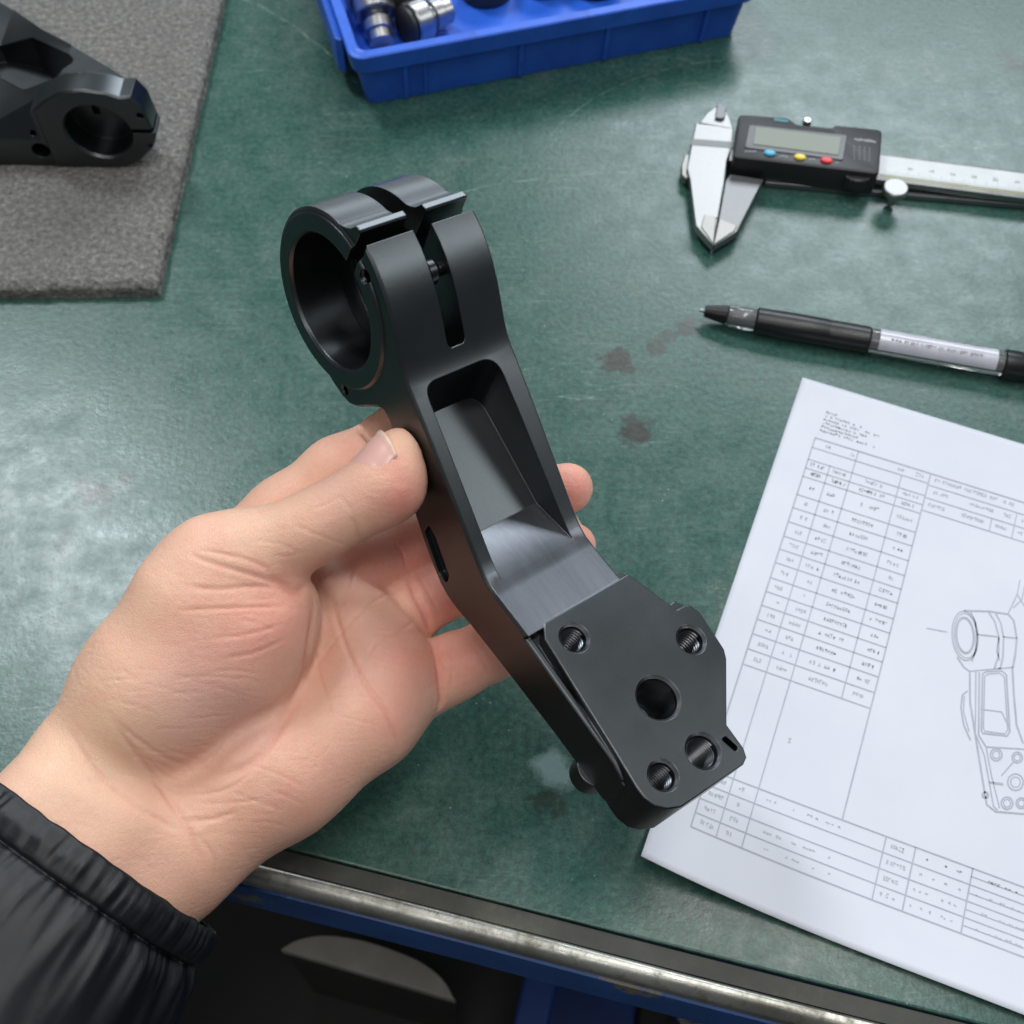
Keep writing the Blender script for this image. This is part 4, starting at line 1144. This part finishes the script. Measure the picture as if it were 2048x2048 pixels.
# ------------------------------------------------------------------ ball-point pen
def build_pen():
    R = 0.0056
    A = at(1409, 622, R); B = at(2010, 728, R); d = (B - A).normalized()
    root = empty('ballpoint_pen', Matrix.Translation(A) @ d.to_track_quat('Z', 'Y').to_matrix().to_4x4())
    tag(root, 'black ballpoint pen with clear barrel and white label', 'pen')
    L0 = (B - A).length * 1000
    K = Matrix.Scale(0.001, 4)
    def part(name, prof, mat, par=root):
        me = lathe(prof, 48, 2); shade(me, 30); me.transform(K); return link(name, me, mat, par)
    f = lambda x: (x - 200) / (1830 - 200) * L0           # crop x -> mm along the pen
    rub = mat_simple('black_rubber', (0.007, 0.007, 0.008), 0.36, bump=0.25, bdist=0.0002, bscale=1500)
    clear = NT('clear_plastic'); clear.set(Roughness=0.08, IOR=1.45); clear.p.inputs['Transmission Weight'].default_value = 0.9
    clear.link(clear.ramp(clear.noise(60), [(0.3, (0.86, 0.88, 0.88)), (0.7, (0.93, 0.94, 0.94))]), clear.p.inputs['Base Color'])
    clear.bump(clear.noise(200), 0.05, 0.0001); clear = clear.m
    part('ball_tip', [(0.5, -2.0), (1.1, 0.4), (1.1, 1.5)], M_STEEL)
    part('tip_cone', [(2.0, 0), (2.5, 0.3), (4.1, f(325)), (3.6, f(330))], rub)
    part('clear_collar', [(4.1, f(331)), (4.7, f(345)), (4.8, f(470)), (4.3, f(482))], clear)
    part('refill_tube', [(2.6, f(331)), (2.6, f(1815))], mat_simple('refill_grey', (0.03, 0.03, 0.035), 0.3))
    part('grip', [(4.7, f(482)), (5.35, f(492)), (5.7, f(700)), (5.6, f(868)), (5.4, f(880)), (5.4, f(890)), (5.55, f(905)), (5.5, f(1095)), (5.0, f(1105))], rub)
    part('barrel', [(5.0, f(1106)), (5.2, f(1115)), (5.25, f(1800)), (5.0, f(1815))], clear)
    # paper label wrapped round the upper side of the barrel
    n, m_ = 40, 28; r = 5.34; a0, a1 = math.radians(10), math.radians(205)
    vs = []; fs = []
    q = root.matrix_world.to_3x3().inverted() @ Vector((0, 0, 1)); up = math.atan2(q.y, q.x)
    sd = root.matrix_world.to_3x3().inverted() @ Vector((0, -1, 0)); s_ = 1 if math.sin(math.atan2(sd.y, sd.x) - up) > 0 else -1
    def lab(t, a, rr=r): ang = up + s_ * (a - math.radians(40)); return (rr * math.cos(ang) * .001, rr * math.sin(ang) * .001, t * .001)
    for i in range(n + 1):
        for k in range(m_ + 1): vs.append(lab(f(1150) + (f(1775) - f(1150)) * i / n, math.radians(118) * k / m_))
    fs = [(i * (m_ + 1) + k, i * (m_ + 1) + k + 1, (i + 1) * (m_ + 1) + k + 1, (i + 1) * (m_ + 1) + k) for i in range(n) for k in range(m_)]
    lb = link('label', mesh(vs, fs), mat_simple('label_white', (0.50, 0.50, 0.56), 0.18, namp=.12), root, smooth=True)
    # dense illegible print on the label: blocks of strokes
    vs = []; fs = []
    def stroke(t0, t1, a0_, a1_):
        b = len(vs)
        for t, a in ((t0, a0_), (t1, a0_), (t1, a1_), (t0, a1_)): vs.append(lab(t, math.radians(a), r + .06))
        fs.append((b, b + 1, b + 2, b + 3))
    x = f(1270)
    while x < f(1690):
        w = random.uniform(0.22, 0.6); stroke(x, x + w, 56, random.uniform(64, 74)) if random.random() < .8 else None
        x += w + random.uniform(.15, .5)
    x = f(1400)
    while x < f(1740):
        w = random.uniform(0.3, 0.7); stroke(x, x + w, 6, random.uniform(10, 15)); x += w + random.uniform(.15, .5)
    for t0, a0_ in ((1210, 58), (1232, 58), (1250, 60)): stroke(f(t0), f(t0) + .9, a0_, a0_ + 9)
    pr = link('label_print', mesh(vs, fs), mat_simple('label_ink', (0.10, 0.10, 0.12), 0.6), lb); tag(pr, kind='stuff')
    part('end_cap', [(5.3, f(1816)), (6.0, f(1822)), (6.1, f(1900)), (5.6, f(1925)), (5.6, f(2200)), (4.5, f(2260))], rub)
build_pen()

# ------------------------------------------------------------------ paper drawing sheet
PO = at(1605, 755, 0.0004); PA = -0.36319
PE = Vector((math.cos(PA), math.sin(PA), 0)); PD = Vector((math.sin(PA), -math.cos(PA), 0))
def psurf(s, t, lift=0.0):        # sheet millimetres -> world, with the curled near-left corner
    q = max(0.0, (t - 150) / 65.0); e = max(0.0, 1 - s / 95.0)
    z = 12.0 * (q ** 2.0) * (e ** 2.6)
    z += 2.0 * max(0, (t - 175) / 35.0) ** 2 * math.exp(-((s - 120) / 90.0) ** 2) + 0.25 * noise.noise((s / 60, t / 60, 2))
    z = max(z, 0) + 0.15
    pull = 0.02 * z
    p = PO + PE * ((s + pull * .4) * .001) + PD * ((t - pull) * .001)
    return Vector((p.x, p.y, p.z + (z + lift) * .001))
M_INK = mat_simple('grey_blue_ink', (0.40, 0.42, 0.475), 0.8, namp=.1)
M_INK2 = mat_simple('pale_toner', (0.44, 0.45, 0.49), 0.8, namp=.1)
def build_paper():
    nx, ny = 120, 90; vs = []; fs = []
    for j in range(ny + 1):
        for i in range(nx + 1): vs.append(psurf(297 * i / nx, 215 * j / ny))
    fs = [(j * (nx + 1) + i, j * (nx + 1) + i + 1, (j + 1) * (nx + 1) + i + 1, (j + 1) * (nx + 1) + i) for j in range(ny) for i in range(nx)]
    t = NT('office_paper'); t.set(Roughness=0.75); t.p.inputs['Specular IOR Level'].default_value = 0.25
    t.link(t.ramp(t.noise(25, 5, .6), [(0.3, (0.615, 0.635, 0.70)), (0.7, (0.655, 0.675, 0.735))]), t.p.inputs['Base Color'])
    t.bump(t.noise(700, 3), 0.08, 0.0002)
    sh = link('drawing_sheet', mesh(vs, fs), t.m, smooth=True)
    so = sh.modifiers.new('t', 'SOLIDIFY'); so.thickness = 0.00022; so.offset = -1
    tag(sh, 'white printed engineering drawing sheet with tables, one corner curling up', 'paper')
    V = []; F = []
    def line(pts, w, V=V, F=F, lift=0.16):
        P = []
        for (a, b) in zip(pts[:-1], pts[1:]):
            L = math.hypot(b[0] - a[0], b[1] - a[1]); n = max(1, int(L / 4))
            for k in range(n): P.append((a[0] + (b[0] - a[0]) * k / n, a[1] + (b[1] - a[1]) * k / n))
        P.append(pts[-1]); b0 = len(V)
        for i, p in enumerate(P):
            q0 = P[max(0, i - 1)]; q1 = P[min(len(P) - 1, i + 1)]; dx, dy = q1[0] - q0[0], q1[1] - q0[1]; l = math.hypot(dx, dy) or 1
            nx_, ny_ = -dy / l * w / 2, dx / l * w / 2
            V.append(psurf(p[0] + nx_, p[1] + ny_, lift)); V.append(psurf(p[0] - nx_, p[1] - ny_, lift))
        for i in range(len(P) - 1): k = b0 + 2 * i; F.append((k, k + 1, k + 3, k + 2))
    R_ = 285
    rows = [27.6, 32.5, 38.6, 43.0, 47.2, 56.2, 62.6, 69.4, 76.2, 82.3, 88.5, 95.4, 101.6, 107.7, 113.8, 120.0, 126.4, 132.8]
    line([(12.2, 27.6), (R_, 27.6)], .55); line([(12.2, 27.6), (12.2, 197.4)], .5); line([(12.2, 197.4), (R_, 197.4)], .45); line([(R_, 27.6), (R_, 197.4)], .5)
    for r in rows[1:]: line([(12.2, r), (58.4, r)], .40)
    line([(58.4, 27.6), (58.4, 175.2)], .45); line([(20.9, 38.6), (20.9, 197.4)], .36); line([(29.7, 27.6), (29.7, 197.4)], .38); line([(48.0, 32.5), (48.0, 132.8)], .36)
    for r in (33.2, 39.3, 45.4): line([(58.4, r), (R_, r)], .40)
    for c in (84.2, 92.7, 104, 130, 160): line([(c, 33.2 if c != 84.2 else 39.3), (c, 45.4)], .34)
    line([(12.2, 175.2), (R_, 175.2)], .45)
    for r in (180.8, 186.4, 191.9): line([(12.2, r), (R_, r)], .36)
    for c in (73.3, 83.1, 101.8, 150, 200): line([(c, 175.2), (c, 197.4)], .42)
    for r in (178, 183.6, 189.2, 194.6): line([(101.8, r), (R_, r)], .3)
    ln = link('printed_table_lines', mesh(V, F), M_INK, sh); tag(ln, kind='stuff')
    # the drawn bracket (points picked from the sheet, given in sheet mm)
    V2 = []; F2 = []
    inv = lambda p: ((p - PO).dot(PE) * 1000, (p - PO).dot(PD) * 1000)
    def D(x, y): return inv(at(1260 + x / 1.477, 740 + y / 1.477))
    def poly(pts, w=.5): line([D(*p) for p in pts], w, V2, F2)
    def ell(cx, cy, rx, ry, w=.45, a0=0, a1=360, rot=-.08):
        P = []
        for k in range(33):
            a = math.radians(a0 + (a1 - a0) * k / 32); x, y = rx * math.cos(a), ry * math.sin(a)
            P.append((cx + x * math.cos(rot) - y * math.sin(rot), cy + x * math.sin(rot) + y * math.cos(rot)))
        poly(P, w)
    ell(988, 787, 38, 73); ell(990, 787, 34, 66, .3); ell(988, 786, 27, 54); ell(988, 786, 24, 50, .3)
    poly([(985, 713), (1060, 715), (1115, 723), (1132, 742), (1141, 795), (1136, 845), (1128, 885), (1132, 960), (1140, 1050), (1160, 1105)], .6)
    poly([(1005, 716), (1018, 745), (1022, 783), (1020, 830), (1008, 862)]); poly([(1058, 717), (1076, 745), (1088, 790), (1086, 850), (1074, 884)]); poly([(1078, 720), (1094, 750), (1102, 792), (1100, 850), (1092, 884)])
    poly([(1022, 783), (1086, 790)]); poly([(1100, 790), (1141, 794)]); poly([(1074, 884), (1092, 884)]); poly([(1088, 792), (1082, 830), (1090, 860)], .4)
    poly([(965, 850), (985, 880), (1002, 892), (1003, 985), (1028, 1140), (1052, 1285), (1078, 1306), (1164, 1313)], .6)
    poly([(1030, 895), (1028, 1080), (1050, 1115)]); poly([(1020, 893), (1018, 1075), (1045, 1140), (1072, 1290), (1084, 1302)], .4); poly([(1002, 892), (1130, 880)], .4)
    poly([(995, 950), (980, 962), (976, 1000), (984, 1050), (1004, 1095)]); poly([(986, 965), (983, 1010), (1000, 1070)], .35)
    P = [(1040, 900), (1050, 893), (1096, 890), (1110, 902), (1120, 1070), (1112, 1083), (1040, 1075), (1036, 1065), (1040, 900)]; poly(P); poly([(x + 6 if x < 1075 else x - 6, y + 7 if y < 1000 else y - 6) for x, y in P], .35)
    poly([(1034, 1004), (1096, 1012), (1120, 1062)], .4)
    poly([(1050, 1115), (1164, 1122)]); poly([(1050, 1115), (1066, 1200), (1090, 1296)], .35)
    for x, y, r in ((1080, 1138, 17), (1142, 1146, 15), (1137, 1219, 23), (1112, 1281, 17), (1154, 1281, 15), (1048, 1257, 9)): ell(x, y, r, r * 1.05); ell(x, y, r * .62, r * .66, .3)
    poly([(1115, 722), (1142, 665), (1150, 622)], .3); poly([(1142, 665), (1164, 700)], .3); poly([(1164, 640), (1156, 680), (1130, 705)], .3); poly([(875, 765), (935, 776)], .35); poly([(1095, 1200), (1130, 1160)], .35); poly([(1060, 1220), (1100, 1225)], .8)
    dr = link('printed_part_drawing', mesh(V2, F2), M_INK, sh); tag(dr, kind='stuff')
    # soft illegible cell text: clusters of tiny strokes
    V3 = []; F3 = []
    def word(s, t, wd, h=1.7, dens=1.0):
        x = s
        while x < s + wd:
            g = random.uniform(.55, .95)
            k = random.random()
            if k < .86 * dens:
                for _ in range(random.choice((2, 3, 3))):
                    if random.random() < .5: yy = t + random.uniform(0, h - .3); line([(x, yy), (x + g, yy + random.uniform(-.2, .2))], .36, V3, F3)
                    else: xx = x + random.uniform(0, g); line([(xx, t + random.uniform(0, .4)), (xx + random.uniform(-.15, .15), t + h - random.uniform(0, .4))], .26, V3, F3)
            x += g + .28
    cols = [(12.2, 20.9), (20.9, 29.7), (29.7, 48.0), (48.0, 58.4)]
    for r0, r1 in zip(rows[3:-1], rows[4:]):
        for ci, (c0, c1) in enumerate(cols):
            wd = (c1 - c0) * random.uniform(.25, .55) if ci != 2 else random.uniform(6.5, 9.5)
            if ci == 0: wd = random.uniform(1.2, 3.6)
            word((c0 + c1) / 2 - wd / 2 + random.uniform(-.5, .5), (r0 + r1) / 2 - .9, wd, 1.7)
    for s, t, w in ((17, 29.2, 1.6), (27.2, 29.3, 2), (46, 29.2, 3), (53, 29.2, 3), (13.5, 39.8, 5.2), (22.5, 39.7, 5), (34, 39.6, 8), (50, 39.6, 6), (13.6, 44, 4.8), (23, 44.2, 5), (37, 44.2, 3), (51, 44.2, 2.2),
                    (60.5, 29.2, 9.5), (72, 29.2, 12), (87, 29.2, 4), (60.5, 41.2, 6), (72, 41.2, 9), (86, 41.2, 4), (94.5, 41.2, 5), (61, 35, 5), (75, 35, 9), (88, 35.2, 3), (95, 35.2, 4), (100, 29.4, 30), (110, 41, 12), (140, 41, 12)): word(s, t, w)
    for k, t in enumerate((177, 182.6, 188.2, 193.6)):
        word(14 + random.uniform(0, .6), t, random.uniform(3.6, 5)); word(23.5, t, random.uniform(1.2, 3)); word(75.2, t, random.uniform(4, 6))
        if k in (0, 2, 3): word(33, t + .6, 26, .8, .55)
        word(85, t + .6, 14, .8, .5); word(104, t + .4, 40, .8, .5)
    for k in range(6): word(13 + random.uniform(0, .3), 13.2 + k * 1.9, (4.5, 15, 22, 20, 14, 22)[k], 1.2, .9)
    word(33.5, 153.5, 2.2, 2.2)
    tx_ = link('printed_cell_text', mesh(V3, F3), M_INK2, sh); tag(tx_, kind='stuff')
build_paper()

# ------------------------------------------------------------------ what shows under the bench
def under(px, py, z): return BEN.inverted() @ at(px, py, z)
floor = grid_sheet(-3, 3, -2, 4, 8, 8, lambda x, y: -0.80)
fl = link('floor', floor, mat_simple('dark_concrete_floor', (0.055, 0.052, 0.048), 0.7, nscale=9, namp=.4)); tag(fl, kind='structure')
SZ = -0.50
DK = mat_simple('shelf_steel_painted_shade', (0.010, 0.009, 0.008), 0.7, nscale=14, namp=.5)
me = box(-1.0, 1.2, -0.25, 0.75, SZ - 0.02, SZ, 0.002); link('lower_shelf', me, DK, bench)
def build_block():
    zt = SZ + 0.14
    a = at(566, 1896, zt); b = at(908, 1996, zt); d = (b - a).normalized(); n = Vector((-d.y, d.x, 0)); L = (b - a).length
    M = Matrix.Identity(4)
    for i in range(3): M[i][0], M[i][1], M[i][2], M[i][3] = d[i], n[i], (0, 0, 1)[i], (a.x, a.y, SZ)[i]
    root = empty('storage_box', M); tag(root, 'grey topped box with rounded back edge in the dark under the bench', 'box')
    inv = M.inverted()
    out = [tuple((inv @ at(x, y, zt)).xy) for x, y in smooth_line([(566, 1896), (600, 1878), (655, 1870), (725, 1880), (795, 1902), (845, 1925), (885, 1958), (908, 1996)], 5)][::-1]
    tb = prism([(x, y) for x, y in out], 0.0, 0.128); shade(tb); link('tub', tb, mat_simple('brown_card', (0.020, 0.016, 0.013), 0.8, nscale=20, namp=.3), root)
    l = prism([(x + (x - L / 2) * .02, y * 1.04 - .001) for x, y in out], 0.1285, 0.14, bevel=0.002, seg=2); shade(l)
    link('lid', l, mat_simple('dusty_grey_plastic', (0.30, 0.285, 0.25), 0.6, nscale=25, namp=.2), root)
build_block()
def build_crate():
    zt = SZ + 0.15
    c = BEN.inverted() @ at(1075, 1960, zt)
    M = BEN @ Matrix.Translation((c.x, c.y, SZ)); root = empty('storage_crate', M); tag(root, 'blue plastic crate in the dark under the bench front', 'crate')
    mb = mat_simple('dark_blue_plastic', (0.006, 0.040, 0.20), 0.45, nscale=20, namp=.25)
    W_, D0, D1 = 0.30, -0.16, 0.10
    for x0, x1, y0, y1 in ((0, W_, D0, D0 + .005), (0, W_, D1 - .005, D1), (0, .005, D0 + .005, D1 - .005), (W_ - .005, W_, D0 + .005, D1 - .005)):
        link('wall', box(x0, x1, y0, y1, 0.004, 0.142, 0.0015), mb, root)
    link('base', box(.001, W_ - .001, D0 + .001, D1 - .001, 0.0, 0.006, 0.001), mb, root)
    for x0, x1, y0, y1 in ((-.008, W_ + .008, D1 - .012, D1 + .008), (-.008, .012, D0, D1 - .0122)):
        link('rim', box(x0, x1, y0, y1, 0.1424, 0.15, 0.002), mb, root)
    p = at(1382, 2032, SZ + 0.06)
    k = lathe([(0.012, 0), (0.013, 0.003), (0.013, 0.03), (0.011, 0.034), (0.006, 0.034), (0.006, 0.02)], 32, 2); shade(k); k.transform(Matrix.Translation((p.x, p.y, SZ + 0.04)))
    b = link('steel_bushing', k, M_STEEL); tag(b, 'small bright steel bushing inside the blue crate under the bench', 'bushing')
    q = lathe([(0.030, 0), (0.032, 0.002), (0.032, 0.032), (0.030, 0.0335)], 40, 2); shade(q); q.transform(Matrix.Translation((p.x, p.y, SZ + 0.0063)))
    b = link('round_tin', q, DK); tag(b, 'dark round tin carrying the bushing inside the blue crate', 'tin')
build_crate()
